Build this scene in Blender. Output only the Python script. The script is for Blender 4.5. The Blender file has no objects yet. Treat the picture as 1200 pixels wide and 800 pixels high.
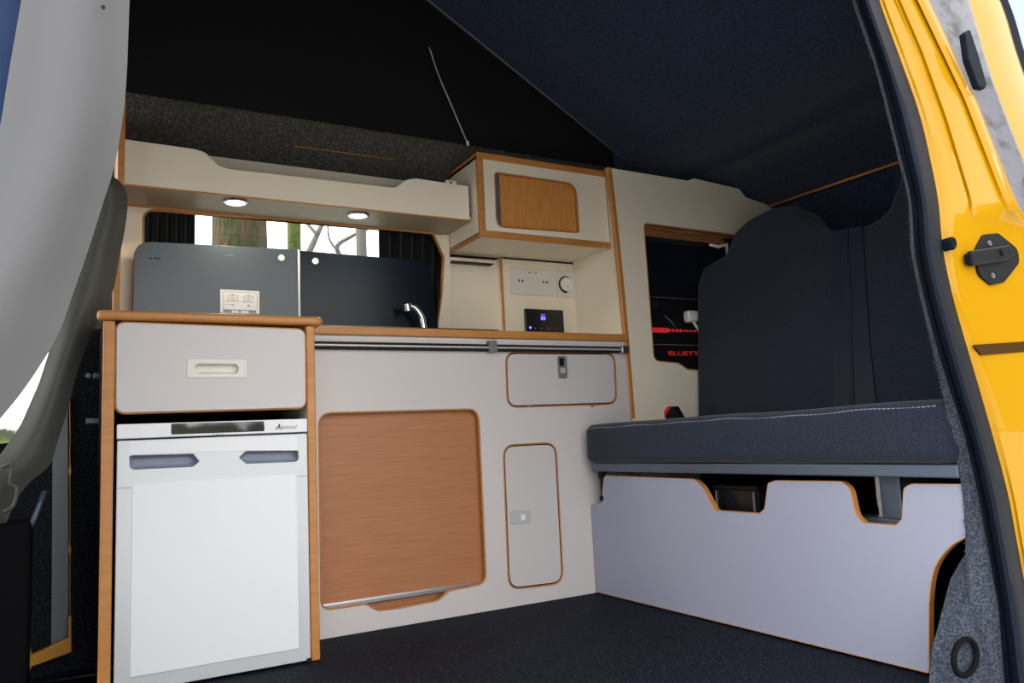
import bpy, bmesh, math, random
from mathutils import Vector, Matrix, noise
random.seed(7)
SC = bpy.context.scene
COL = SC.collection
PI = math.pi

# ------------------------------------------------------------------ camera (measured from vanishing points)
F_PX = 913.43
YAW, PITCH, ROLL = math.radians(29.4735), math.radians(7.1709), math.radians(-2.8463)
EYE = Vector((0, -2.3, 0.5382))
_f = Vector((math.sin(YAW)*math.cos(PITCH), math.cos(YAW)*math.cos(PITCH), math.sin(PITCH)))
_r = Vector((math.cos(YAW), -math.sin(YAW), 0))
_u = _r.cross(_f)
CR = math.cos(ROLL)*_r + math.sin(ROLL)*_u
CU = -math.sin(ROLL)*_r + math.cos(ROLL)*_u
CF = _f
cam_d = bpy.data.cameras.new('camera'); cam = bpy.data.objects.new('camera', cam_d); COL.objects.link(cam)
cam_d.sensor_width = 36; cam_d.lens = F_PX*36/1200; cam_d.clip_start = .02
cam.matrix_world = Matrix(((CR.x, CU.x, -CF.x, EYE.x), (CR.y, CU.y, -CF.y, EYE.y), (CR.z, CU.z, -CF.z, EYE.z), (0, 0, 0, 1)))
SC.camera = cam

def P(px, py, ax, v):
    """the point of the plane axis=v that the photograph shows at pixel px, py"""
    d = CR*((px-600)/F_PX) - CU*((py-400)/F_PX) + CF
    i = 'XYZ'.index(ax)
    return EYE + d*((v-EYE[i])/d[i])
def PP(px, py, p0, n):
    d = CR*((px-600)/F_PX) - CU*((py-400)/F_PX) + CF
    return EYE + d*((Vector(p0)-EYE).dot(n)/d.dot(n))
def xz(y, *pts):           # pixels -> (x, z) on the plane Y = y
    return [(p.x, p.z) for p in (P(a, b, 'Y', y) for a, b in pts)]
def yz(x, *pts):           # pixels -> (y, z) on the plane X = x
    return [(p.y, p.z) for p in (P(a, b, 'X', x) for a, b in pts)]

# ------------------------------------------------------------------ materials
def mat(name, col, rough=.5, metal=0., spec=.5, coat=0., bump=None, vary=None, emit=None, sheen=0.):
    m = bpy.data.materials.new(name); m.use_nodes = True
    nt = m.node_tree; b = nt.nodes['Principled BSDF']
    b.inputs['Base Color'].default_value = (*col, 1)
    b.inputs['Roughness'].default_value = rough; b.inputs['Metallic'].default_value = metal
    b.inputs['Specular IOR Level'].default_value = spec
    b.inputs['Coat Weight'].default_value = coat; b.inputs['Coat Roughness'].default_value = .03
    b.inputs['Sheen Weight'].default_value = sheen
    tc = nt.nodes.new('ShaderNodeTexCoord')
    def noise_node(scale, detail=4, stretch=None):
        n = nt.nodes.new('ShaderNodeTexNoise'); n.inputs['Scale'].default_value = scale; n.inputs['Detail'].default_value = detail
        if stretch:
            mp = nt.nodes.new('ShaderNodeMapping'); mp.inputs['Scale'].default_value = stretch
            nt.links.new(tc.outputs['Object'], mp.inputs['Vector']); nt.links.new(mp.outputs['Vector'], n.inputs['Vector'])
        else:
            nt.links.new(tc.outputs['Object'], n.inputs['Vector'])
        return n
    if vary:               # (scale, second colour, low, high, stretch)
        sc, c2, lo, hi = vary[:4]
        n = noise_node(sc, 6, vary[4] if len(vary) > 4 else None)
        r = nt.nodes.new('ShaderNodeValToRGB')
        r.color_ramp.elements[0].position = lo; r.color_ramp.elements[0].color = (*col, 1)
        r.color_ramp.elements[1].position = hi; r.color_ramp.elements[1].color = (*c2, 1)
        nt.links.new(n.outputs['Fac'], r.inputs['Fac']); nt.links.new(r.outputs['Color'], b.inputs['Base Color'])
    if bump:               # (scale, strength, distance)
        n = noise_node(bump[0], 3, bump[3] if len(bump) > 3 else None)
        bp = nt.nodes.new('ShaderNodeBump'); bp.inputs['Strength'].default_value = bump[1]; bp.inputs['Distance'].default_value = bump[2]
        nt.links.new(n.outputs['Fac'], bp.inputs['Height']); nt.links.new(bp.outputs['Normal'], b.inputs['Normal'])
    if emit:
        b.inputs['Emission Color'].default_value = (*emit[0], 1); b.inputs['Emission Strength'].default_value = emit[1]
    return m

M = {}
M['lam'] = mat('pale laminate', (.575, .535, .52), .42, vary=(3, (.56, .52, .505), .3, .7))
M['lamw'] = mat('warm laminate', (.79, .71, .575), .5)
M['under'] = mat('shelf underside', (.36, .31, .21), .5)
M['door'] = mat('door laminate', (.53, .498, .49), .42)
M['benchlam'] = mat('bench laminate with sky tint', (.30, .315, .41), .45)  # blue cast of the sky light mixed into the base colour
M['edge'] = mat('beech edging', (.50, .215, .052), .42, vary=(14, (.42, .165, .036), .35, .7, (1, 1, 6)))
M['edgeh'] = mat('beech edging flat', (.50, .215, .052), .42, vary=(14, (.42, .165, .036), .35, .7, (.6, 5, 5)))
M['wood'] = mat('tambour beech', (.41, .165, .066), .5, vary=(9, (.345, .13, .049), .35, .7, (1.0, 4, 22)), bump=(12, .08, .0004, (1, 4, 40)))
M['woodv'] = mat('locker beech', (.66, .29, .075), .45, vary=(9, (.52, .205, .045), .35, .68, (24, 4, 1.2)))
M['slat'] = mat('rolled tambour', (.36, .16, .07), .5, vary=(10, (.20, .08, .03), .4, .6, (1, 20, 20)))
M['fridge'] = mat('fridge white', (.76, .765, .79), .35, vary=(2, (.745, .75, .775), .3, .7))
M['fridgef'] = mat('fridge silver frame', (.56, .58, .59), .35, metal=.2)
M['scoop'] = mat('grip recess shade', (.20, .225, .30), .35)  # concave shading of the grips darkened into this colour
M['chan'] = mat('pale grey channel', (.13, .13, .15), .35, spec=.25, vary=(30, (.05, .05, .055), .5, .7))
M['black'] = mat('black plastic', (.009, .009, .012), .45, spec=.12)
M['void'] = mat('matt black', (.006, .006, .007), .8, spec=.04)
M['rubber'] = mat('black rubber', (.006, .009, .017), .6, spec=.08)
M['glassblk'] = mat('smoked lid glass', (.003, .006, .012), .22, spec=.22)
M['glassrefl'] = mat('lid glass with painted reflection', (.045, .058, .072), .3, spec=.5)  # black glass; the outdoor reflection is painted in as grey
M['hob'] = mat('black enamel', (.01, .01, .012), .25)
M['chrome'] = mat('chrome', (.75, .76, .78), .12, metal=1)
M['alu'] = mat('brushed aluminium', (.50, .51, .54), .32, metal=1)
M['dkalu'] = mat('grey anodised', (.10, .125, .17), .4, metal=.5)
M['railm'] = mat('satin metal bar', (.52, .49, .46), .4, metal=.3)
M['gun'] = mat('gunmetal tube', (.30, .27, .25), .25, metal=1)
M['latch'] = mat('grey latch', (.16, .16, .16), .4)
M['latchl'] = mat('pale grey latch', (.42, .42, .42), .4)
M['white'] = mat('white plastic', (.74, .73, .71), .35)
M['cream'] = mat('cream plate', (.66, .63, .58), .35)
M['ink'] = mat('dark ink', (.015, .015, .018), .6, spec=.1)
M['greyink'] = mat('grey ink', (.25, .25, .26), .6)
M['fabric'] = mat('charcoal seat fabric', (.014, .0185, .032), .95, spec=.10, vary=(300, (.026, .033, .054), .4, .65), bump=(500, .5, .001), sheen=.12)
M['fabric2'] = mat('navy seat band', (.006, .011, .03), .6, spec=.4, bump=(250, .2, .0008))
M['thread'] = mat('pale thread', (.20, .21, .24), .8)
M['floor'] = mat('speckled vinyl', (.0065, .0085, .0145), .65, spec=.06, vary=(210, (.07, .08, .10), .61, .67), bump=(120, .25, .0008))
M['carpet'] = mat('graphite carpet', (.042, .039, .033), 1, spec=.1, vary=(140, (.105, .098, .085), .42, .68), bump=(200, .8, .003), sheen=.2)
M['carpetn'] = mat('navy headliner carpet', (.014, .022, .045), 1, spec=.1, vary=(160, (.035, .05, .10), .42, .72), bump=(180, .7, .003), sheen=.15)
M['pile'] = mat('grey carpet pile', (.024, .031, .046), 1, spec=.05, vary=(240, (.085, .10, .13), .38, .66), bump=(220, .8, .003), sheen=.15)
M['canvas'] = mat('black canvas', (.006, .006, .007), .8, spec=.2, bump=(5, .4, .02))
M['yellow'] = mat('yellow paint', (.40, .20, .0004), .42, spec=.03, coat=.38)
M['yellowd'] = mat('yellow sill paint', (.55, .24, .01), .45)
M['trim'] = mat('grey cab plastic', (.074, .074, .079), .5, bump=(400, .12, .0006))
M['trimd'] = mat('dim grey cab plastic', (.075, .075, .064), .5, spec=.3, bump=(400, .12, .0006))
M['trimb'] = mat('blue grey plastic', (.16, .17, .20), .5)
M['curtain'] = mat('black curtain', (.010, .011, .013), .9, sheen=.2)
M['red'] = mat('red plastic', (.5, .012, .012), .4)
M['redlit'] = mat('red light strip', (.3, .01, .01), .4, emit=((1, .04, .04), .35))
M['bluelit'] = mat('blue led digits', (.05, .05, .3), .4, emit=((.18, .14, 1), 3.0))
M['lamp'] = mat('downlight lens', (.9, .9, .85), .4, emit=((1, .95, .82), 14))
M['bark'] = mat('mossy bark', (.040, .041, .011), .95, vary=(9, (.075, .038, .020), .45, .62, (2, 2, .6)), bump=(18, 1, .05, (2, 2, .5)))
M['moss'] = mat('mossy trunk', (.05, .066, .009), .95, vary=(22, (.07, .10, .02), .4, .6, (2, 2, .4)), bump=(18, 1, .03))
M['twig'] = mat('grey twig bark', (.10, .095, .09), .9)
M['asphalt'] = mat('asphalt', (.36, .35, .33), .95, vary=(6, (.44, .43, .41), .4, .6))
M['tint'] = mat('blue tinted glass', (.10, .16, .30), .05, spec=.8)
M['navy'] = mat('dark blue door', (.010, .026, .075), .6, spec=.15)
M['slot'] = mat('dark rail slot', (.05, .02, .003), .6, spec=.05)
M['darkcarpet'] = mat('black side carpet', (.010, .011, .014), 1, spec=.1, vary=(160, (.03, .032, .038), .45, .7))
M['body'] = mat('painted inner steel', (.10, .10, .10), .6)
def glass_mat():
    m = bpy.data.materials.new('window glass'); m.use_nodes = True; nt = m.node_tree; nt.nodes.clear()
    o = nt.nodes.new('ShaderNodeOutputMaterial'); mx = nt.nodes.new('ShaderNodeMixShader')
    t = nt.nodes.new('ShaderNodeBsdfTransparent'); t.inputs['Color'].default_value = (.93, .95, .93, 1)
    g = nt.nodes.new('ShaderNodeBsdfGlossy'); g.inputs['Roughness'].default_value = .02
    fr = nt.nodes.new('ShaderNodeFresnel'); fr.inputs['IOR'].default_value = 1.45
    nt.links.new(fr.outputs[0], mx.inputs[0]); nt.links.new(t.outputs[0], mx.inputs[1]); nt.links.new(g.outputs[0], mx.inputs[2])
    nt.links.new(mx.outputs[0], o.inputs[0]); return m
M['glass'] = glass_mat()

# ------------------------------------------------------------------ object helpers
def root_of(o):
    while o.parent: o = o.parent
    return o
def thing(name, label, cat, loc, group=None, kind=None):
    o = bpy.data.objects.new(name, None); COL.objects.link(o); o.location = loc; o.empty_display_size = .05
    tag(o, label, cat, group, kind); return o
def tag(o, label=None, cat=None, group=None, kind=None):
    if label: o['label'] = label
    if cat: o['category'] = cat
    if group: o['group'] = group
    if kind: o['kind'] = kind
    return o
def obj(name, bm, mats, parent=None, smooth=None, recalc=True):
    """link bm (world coordinates) as one mesh object"""
    if recalc: bmesh.ops.recalc_face_normals(bm, faces=bm.faces[:])
    me = bpy.data.meshes.new(name); bm.to_mesh(me); bm.free()
    for m in (mats if isinstance(mats, (list, tuple)) else [mats]): me.materials.append(M[m])
    o = bpy.data.objects.new(name, me); COL.objects.link(o)
    if parent:
        o.parent = parent
        loc = root_of(o).location
    else:
        vs = [v.co for v in me.vertices]
        loc = Vector((sum(v.x for v in vs)/len(vs), sum(v.y for v in vs)/len(vs), min(v.z for v in vs)))
        o.location = loc
    me.transform(Matrix.Translation(-Vector(loc)))
    if smooth is not None:
        for p in me.polygons: p.use_smooth = True
        if smooth < 180: me.set_sharp_from_angle(angle=math.radians(smooth))
    return o
def st(name, bm, mats, smooth=None, **k):
    o = obj(name, bm, mats, None, smooth, **k); o['kind'] = 'structure'; return o

def fillet(pts, rad, n=6):
    """round the corners of a closed 2-D polygon; rad is one radius or a list"""
    out = []; N = len(pts)
    for i, p in enumerate(pts):
        r = rad[i] if isinstance(rad, (list, tuple)) else rad
        p = Vector(p); a = Vector(pts[i-1])-p; b = Vector(pts[(i+1) % N])-p
        la, lb = a.length, b.length
        if r <= 0 or la < 1e-9 or lb < 1e-9: out.append(tuple(p)); continue
        a /= la; b /= lb
        ang = a.angle(b)
        if ang > PI-.03: out.append(tuple(p)); continue
        d = min(r/math.tan(ang/2), la*.49, lb*.49)
        p0, p1 = p+a*d, p+b*d
        for k in range(n+1):
            t = k/n; out.append(tuple(p0*(1-t)**2 + p*(2*t*(1-t)) + p1*t*t))
    return out
def rr(x0, z0, x1, z1, r, n=6): return fillet([(x0, z0), (x1, z0), (x1, z1), (x0, z1)], r, n)
def inset(pts, d):
    """move a closed outline inwards by d (small) along its normals"""
    N = len(pts); area = sum(pts[i-1][0]*pts[i][1]-pts[i][0]*pts[i-1][1] for i in range(N)); s = 1 if area > 0 else -1
    out = []
    for i in range(N):
        a = Vector(pts[i-1]); p = Vector(pts[i]); b = Vector(pts[(i+1) % N])
        e1 = (p-a).normalized() if (p-a).length > 1e-9 else (b-p).normalized(); e2 = (b-p).normalized() if (b-p).length > 1e-9 else e1
        n = Vector((-(e1+e2).y, (e1+e2).x)); n = n.normalized() if n.length > 1e-6 else Vector((-e1.y, e1.x))
        out.append(tuple(p+n*(s*d)))
    return out
def plate(bm, outer, holes, to3, thick, bev=0., mi_face=0, mi_edge=1):
    """extrude a 2-D outline with holes; to3(u, v, w) gives the point, w runs from 0 (front) to thick"""
    tmp = bmesh.new(); edges = []
    for loop in [outer]+list(holes):
        vs = [tmp.verts.new((u, v, 0)) for u, v in loop]
        edges += [tmp.edges.new((vs[i], vs[(i+1) % len(vs)])) for i in range(len(vs))]
    bmesh.ops.triangle_fill(tmp, use_beauty=True, use_dissolve=False, edges=edges)
    rim = [e for e in tmp.edges if len(e.link_faces) == 1]
    top = tmp.faces[:]
    r = bmesh.ops.extrude_face_region(tmp, geom=top)
    nv = [g for g in r['geom'] if isinstance(g, bmesh.types.BMVert)]
    for v in nv: v.co.z = thick
    bmesh.ops.recalc_face_normals(tmp, faces=tmp.faces[:])
    if bev:
        es = [e for e in tmp.edges if len(e.link_faces) == 2 and abs(e.link_faces[0].normal.z-e.link_faces[1].normal.z) > .7 and e.verts[0].co.z < thick/2]
        bmesh.ops.bevel(tmp, geom=es, offset=bev, segments=2, affect='EDGES', profile=.5)
    mp = {}
    for v in tmp.verts: mp[v] = bm.verts.new(to3(v.co.x, v.co.y, v.co.z))
    for f in tmp.faces:
        try: nf = bm.faces.new([mp[v] for v in f.verts])
        except ValueError: continue
        nf.material_index = mi_face if abs(f.normal.z) > .5 else mi_edge
    tmp.free(); return bm
def yplate(y0, outer, holes, thick, bev=.001, bm=None, **k):       # front face at Y=y0, going away from the camera
    return plate(bm or bmesh.new(), outer, holes, lambda u, v, w: (u, y0+w, v), thick, bev, **k)
def xplate(x0, outer, holes, thick, bev=.001, bm=None, **k):       # front face at X=x0, going to +X
    return plate(bm or bmesh.new(), outer, holes, lambda u, v, w: (x0+w, u, v), thick, bev, **k)
def zplate(z0, outer, holes, thick, bev=.001, bm=None, **k):
    return plate(bm or bmesh.new(), outer, holes, lambda u, v, w: (u, v, z0+w), thick, bev, **k)
def box(bm, a, b, bev=0., mi=0, seg=2):
    a, b = Vector(a), Vector(b); tmp = bmesh.new()
    bmesh.ops.create_cube(tmp, size=1)
    for v in tmp.verts: v.co = Vector([(a[i]+b[i])/2 + v.co[i]*(b[i]-a[i]) for i in range(3)])
    if bev: bmesh.ops.bevel(tmp, geom=tmp.edges[:], offset=bev, segments=seg, affect='EDGES', profile=.5)
    join(bm, tmp, mi); return bm
def join(bm, tmp, mi=None):
    mp = {v: bm.verts.new(v.co) for v in tmp.verts}
    for f in tmp.faces:
        nf = bm.faces.new([mp[v] for v in f.verts]); nf.material_index = f.material_index if mi is None else mi; nf.smooth = f.smooth
    tmp.free()
def tube(bm, pts, r, seg=10, closed=False, mi=0, flat=None):
    """sweep a circle (radius r or list of radii) along points"""
    pts = [Vector(p) for p in pts]; N = len(pts); rings = []; prev = None
    for i, p in enumerate(pts):
        a = pts[i-1] if (i or closed) else pts[0]; b = pts[(i+1) % N] if (i < N-1 or closed) else pts[-1]
        t = (b-a).normalized()
        if prev is None:
            h = Vector((0, 0, 1)) if abs(t.z) < .9 else Vector((1, 0, 0)); n = t.cross(h).normalized()
        else:
            n = (prev - t*prev.dot(t)).normalized()
        prev = n; bn = t.cross(n); rad = r[i] if isinstance(r, (list, tuple)) else r
        rings.append([bm.verts.new(p + (n*math.cos(2*PI*k/seg)+bn*math.sin(2*PI*k/seg))*rad) for k in range(seg)])
    for i in range(N if closed else N-1):
        A, B = rings[i], rings[(i+1) % N]
        for k in range(seg):
            f = bm.faces.new((A[k], A[(k+1) % seg], B[(k+1) % seg], B[k])); f.material_index = mi; f.smooth = True
    if not closed:
        for ring in (rings[0][::-1], rings[-1]):
            f = bm.faces.new(ring); f.material_index = mi
    return bm
def ring2d(y, outline, r, proud=.0):       # round bead along an outline on the plane Y=y
    return tube(bmesh.new(), [(u, y-proud, v) for u, v in outline], r, 6, True)
def loft(bm, secs, closed=False, mi=0, caps=False):
    rows = [[bm.verts.new(p) for p in s] for s in secs]
    for A, B in zip(rows, rows[1:]):
        n = len(A)
        for k in range(n if closed else n-1):
            f = bm.faces.new((A[k], A[(k+1) % n], B[(k+1) % n], B[k])); f.material_index = mi
    if caps:
        bm.faces.new(rows[0][::-1]); bm.faces.new(rows[-1])
    return bm
def disc(bm, c, n, r, h, seg=24, mi=0, r2=None):
    """short cylinder from c along n"""
    c, n = Vector(c), Vector(n).normalized(); a = n.orthogonal().normalized(); b = n.cross(a); r2 = r if r2 is None else r2
    A = [bm.verts.new(c+(a*math.cos(2*PI*k/seg)+b*math.sin(2*PI*k/seg))*r) for k in range(seg)]
    B = [bm.verts.new(c+n*h+(a*math.cos(2*PI*k/seg)+b*math.sin(2*PI*k/seg))*r2) for k in range(seg)]
    for k in range(seg):
        f = bm.faces.new((A[k], A[(k+1) % seg], B[(k+1) % seg], B[k])); f.material_index = mi
    for R in (A[::-1], B):
        f = bm.faces.new(R); f.material_index = mi
    return bm
def lerp_tab(tab, t):
    for (a, va), (b, vb) in zip(tab, tab[1:]):
        if t <= b: return va + (vb-va)*max(0, (t-a)/(b-a))
    return tab[-1][1]
def smooth_line(pts, n=8):
    """Catmull-Rom through points"""
    pts = [Vector(p) for p in pts]; out = []
    for i in range(len(pts)-1):
        p0, p1, p2, p3 = pts[max(i-1, 0)], pts[i], pts[i+1], pts[min(i+2, len(pts)-1)]
        for k in range(n):
            t = k/n
            out.append(.5*((2*p1)+(p2-p0)*t+(2*p0-5*p1+4*p2-p3)*t*t+(3*p1-p0-3*p2+p3)*t**3))
    out.append(pts[-1]); return out
def text(name, s, size, loc, rot, m, parent, depth=.0004, shear=0., width=None):
    cu = bpy.data.curves.new('lettering', 'FONT'); cu.body = s; cu.size = size; cu.extrude = depth; cu.shear = shear
    cu.align_x = 'LEFT'
    t = bpy.data.objects.new('tmp', cu); COL.objects.link(t)
    dg = bpy.context.evaluated_depsgraph_get(); dg.update()
    me = bpy.data.meshes.new_from_object(t.evaluated_get(dg))
    bpy.data.objects.remove(t); bm = bmesh.new(); bm.from_mesh(me); bpy.data.meshes.remove(me)
    if width:
        xs = [v.co.x for v in bm.verts]; k = width/(max(xs)-min(xs))
        for v in bm.verts: v.co.x *= k
    bmesh.ops.transform(bm, matrix=Matrix.Translation(loc) @ rot, verts=bm.verts[:])
    return obj(name, bm, m, parent, recalc=False)
FACING_Y = Matrix.Rotation(PI/2, 4, 'X')            # lettering that reads from -Y

# ================================================================== SETTING
bm = bmesh.new(); box(bm, (-1.6, -1.40, -.03), (2.65, .47, 0)); st('floor', bm, 'floor')
bm = bmesh.new(); box(bm, (-30, -40, -.56), (40, 30, -.5)); st('ground', bm, 'asphalt')

# far side of the van with the window aperture
WY = .43
bm = yplate(WY, [(.0, 0), (2.65, 0), (2.65, 1.60), (.0, 1.60)], [rr(.17, .93, 1.20, 1.40, .06)], .03, 0); st('wall_far', bm, ['body', 'body'])
bm = bmesh.new(); box(bm, (2.62, -1.36, 0), (2.65, WY, 1.47)); st('wall_back', bm, 'carpetn')
w = thing('window_1', None, None, (.68, WY+.01, .93), kind='structure')
bm = yplate(WY+.012, rr(.16, .92, 1.21, 1.41, .06), [], .004, 0); obj('pane', bm, ['glass', 'glass'], w)
bm = yplate(WY-.012, rr(.165, .925, 1.205, 1.405, .06), [rr(.185, .945, 1.185, 1.385, .05)], .02, .002); obj('window_frame', bm, ['black', 'black'], w)

# carpeted edge of the roof opening above the kitchen
secs = []
for i in range(60):
    x = .04 + i*(1.97-.04)/59
    n1 = .004*noise.noise((x*3, 0, 1)); n2 = .004*noise.noise((x*3, 5, 1))
    secs.append([(x, .42, 1.45), (x, .34, 1.475+n1), (x, .285, 1.545+n1), (x, .272, 1.555), (x, .255, 1.562+n2), (x, .235, 1.60), (x, .212, 1.665+n2), (x, .21, 1.675), (x, .24, 1.69), (x, .42, 1.69)])
bm = loft(bmesh.new(), secs); st('trim_1', bm, 'carpet', 60)
# fold-out black canvas of the pop-top, far / front / near sides
LS = .574
def lidz(x): return 1.656 + LS*(2.034-x)
bm = bmesh.new(); secs = []
for i in range(50):
    x = -.3 + i*(2.034+.3)/49
    secs.append([(x, .205+.012*noise.noise((x*2.2, z*2.2, 3)), 1.64+(lidz(x)-1.60)*z) for z in (0, .1, .2, .35, .5, .65, .8, 1)])
loft(bm, secs); st('wall_canvas_far', bm, 'canvas', 80)
bm = bmesh.new(); box(bm, (-.32, -1.36, 1.62), (-.30, .22, 3.0)); st('wall_canvas_front', bm, 'canvas')
bm = plate(bmesh.new(), [(-.3, 1.62), (2.03, 1.62), (-.3, lidz(-.3))], [], lambda u, v, w: (u, -1.28-w, v), .01, 0); st('wall_canvas_near', bm, ['canvas', 'canvas'])
# underside of the raised roof and the rear headlining: one profile carried across the van
prof = [(-.3, lidz(-.3)), (.9, lidz(.9)), (2.0, lidz(2.0)), (2.05, 1.652), (2.20, 1.63), (2.27, 1.622), (2.295, 1.603), (2.325, 1.612), (2.45, 1.565), (2.52, 1.525), (2.60, 1.49), (2.65, 1.47)]
secs = []
for i in range(24):
    y = .21 - i*(1.50)/23
    secs.append([(x, y, z + (.006*noise.noise((x*4, y*3, 2)) if x > 2.03 else 0)) for x, z in prof] + [(2.65, y, 1.72), (2.03, y, 1.76), (-.3, y, lidz(-.3)+.05)])
bm = loft(bmesh.new(), secs, True, 0, True); st('ceiling', bm, 'carpetn', 50)
bm = plate(bmesh.new(), [(1.95, 1.50), (2.65, 1.40), (2.65, 1.72), (1.95, 1.72)], [], lambda u, v, w: (u, .20+w, v), .2, 0); st('wall_upper', bm, ['carpetn', 'carpetn'])
# thin beech strip at the rear edge of the headlining
a, b = P(903, 241, 'X', 2.595), P(1062, 187, 'X', 2.595)
bm = tube(bmesh.new(), [a, (a+b)/2+Vector((0, 0, .0)), b], .006, 8); st('trim_2', bm, 'edge')

# ================================================================== KITCHEN UNIT (front at Y = 0)
TAMB = xz(0, (373.5, 484), (560.5, 479), (570, 683), (527.5, 691.6), (513.5, 703), (468, 712), (443.5, 715), (428, 707), (405, 711), (376.5, 714.5))
TAMB = fillet(TAMB, [.04, .04, .035, .02, .03, .05, .03, .03, .05, .03])
UP = fillet(xz(0, (592.3, 412.7), (720.3, 413.6), (722.8, 473), (594.3, 477.2)), .04)
SM = fillet(xz(0, (589.3, 521.6), (651.3, 518.4), (660, 683), (596.2, 690.8)), .045)
k = thing('kitchen_unit', 'long pale grey kitchen base unit with beech edged cupboard doors along the far side', 'kitchen unit', (1.18, .2, 0))
bm = yplate(0, [(.567, 0), (1.784, 0), (1.784, .8785), (.567, .8785)], [TAMB, UP, SM], .018, .0008); obj('front_panel', bm, ['lam', 'edge'], k)
bm = bmesh.new(); box(bm, (.57, .02, .01), (.585, .40, .875)); box(bm, (1.262, .02, .01), (1.277, .40, .875)); box(bm, (1.764, .02, .01), (1.782, .40, .875)); box(bm, (.57, .38, .01), (1.78, .40, .875)); obj('carcass', bm, 'lamw', k)
# tambour shutter: recessed slats, pull bar at its lower edge, beech board behind the finger cut-out
tx0, tz0, tx1, tz1 = .55, .13, 1.25, .66
o_t = None
bm = bmesh.new()
lo = xz(.03, (384, 708), (563, 681.5)); zl = (lo[0][1]+lo[1][1])/2
box(bm, (.587, .024, zl), (1.26, .034, tz1+.03), .0008, seg=1)
o_t = obj('tambour_shutter', bm, 'wood', k)
bm = bmesh.new(); box(bm, (.587, .018, zl-.012), (1.26, .036, zl+.004), .002); box(bm, (.587, .016, zl-.003), (1.26, .02, zl), .001); tag(obj('pull_bar', bm, 'alu', o_t), 'aluminium pull bar')
bm = bmesh.new(); box(bm, (.587, .037, .05), (1.26, .05, zl)); obj('inner_board', bm, 'wood', k)
bm = ring2d(0, TAMB, .0032, -.001); obj('edge_trim', bm, 'edge', k)
for nm, outl, lt in (('locker_door', UP, 1), ('cupboard_door', SM, 2)):
    bm = yplate(-.001, inset(outl, .0055), [], .017, .001); d = obj(nm, bm, ['door', 'edge'], k)
    obj('edge_trim', ring2d(0, inset(outl, -.0005), .0026, 0), 'edge', k)
    bm = yplate(.019, inset(outl, -.012), [], .004, 0); obj('rebate', bm, ['void', 'void'], k)
    if lt == 1:
        q = fillet(xz(-.004, (653.3, 417), (663.8, 417.3), (665, 443), (655, 443.3)), .008)
        L = obj('latch', yplate(-.006, q, [], .006, .001), ['latch', 'latch'], d); tag(L, 'dark grey push latch')
        c = P(659.7, 434, 'Y', -.008); bm = bmesh.new(); box(bm, (c.x-.009, -.010, c.z-.009), (c.x+.009, -.0055, c.z+.009), .001)
        c = P(658.5, 424, 'Y', -.008); box(bm, (c.x-.010, -.0068, c.z-.014), (c.x+.010, -.0055, c.z+.014), .001, 1)
        obj('latch_button', bm, ['latchl', 'black'], d)
        for px in (621, 694):
            c = P(px, 475.6, 'Y', -.002); bm = bmesh.new(); box(bm, (c.x-.008, -.004, c.z-.003), (c.x+.008, .004, c.z+.003), .001); obj('hinge', bm, 'alu', d)
    else:
        q = fillet(xz(-.004, (598, 599), (621.3, 597), (622, 612), (598.6, 614.4)), .004)
        L = obj('latch', yplate(-.005, q, [], .005, .001), ['latchl', 'latchl'], d); tag(L, 'pale grey push latch')
        c = P(613.4, 606, 'Y', -.008); bm = bmesh.new(); box(bm, (c.x-.008, -.008, c.z-.009), (c.x+.008, -.0045, c.z+.009), .001); obj('latch_button', bm, 'white', d)

# worktop with rounded beech nosing
t = thing('worktop', 'long kitchen worktop with beech front edge above the towel rail', 'worktop', (1.18, .2, .879))
bm = bmesh.new(); box(bm, (.592, -.002, .8795), (1.79, .40, .905), .001); obj('slab', bm, 'lamw', t)
bm = bmesh.new(); box(bm, (.592, -.012, .8795), (1.79, -.002, .9055), .004, seg=3); obj('edge_strip', bm, 'edgeh', t)

# rail under the worktop edge: two thin bars in brackets
t = thing('utensil_rail', 'slim dark edged metal rail fixed below the beech worktop edge', 'rail', (1.18, -.02, .84))
za, zb = P(560, 404.5, 'Y', -.02).z, P(560, 409.3, 'Y', -.02).z
zc = (za+zb)/2
bm = bmesh.new(); box(bm, (.585, -.016, zc-.0115), (1.765, -.001, zc+.0115), .001); obj('back_strip', bm, 'ink', t)
bm = bmesh.new(); box(bm, (.585, -.024, zc-.0034), (1.765, -.014, zc+.0034), .0025, seg=3); tag(obj('bar', bm, 'railm', t), 'pale metal bar')
c = P(577, 403, 'Y', -.02); bm = bmesh.new(); box(bm, (c.x-.014, -.029, zb-.008), (c.x+.014, 0, za+.016), .002); box(bm, (c.x-.006, -.033, za-.004), (c.x+.006, -.029, za+.008), .001); obj('bracket', bm, 'latch', t)
for x0, x1 in ((.578, .60), (1.745, 1.778)):
    bm = bmesh.new(); box(bm, (x0, -.028, zb-.007), (x1, 0, za+.007), .004); obj('end_cap', bm, 'alu', t)

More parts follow.
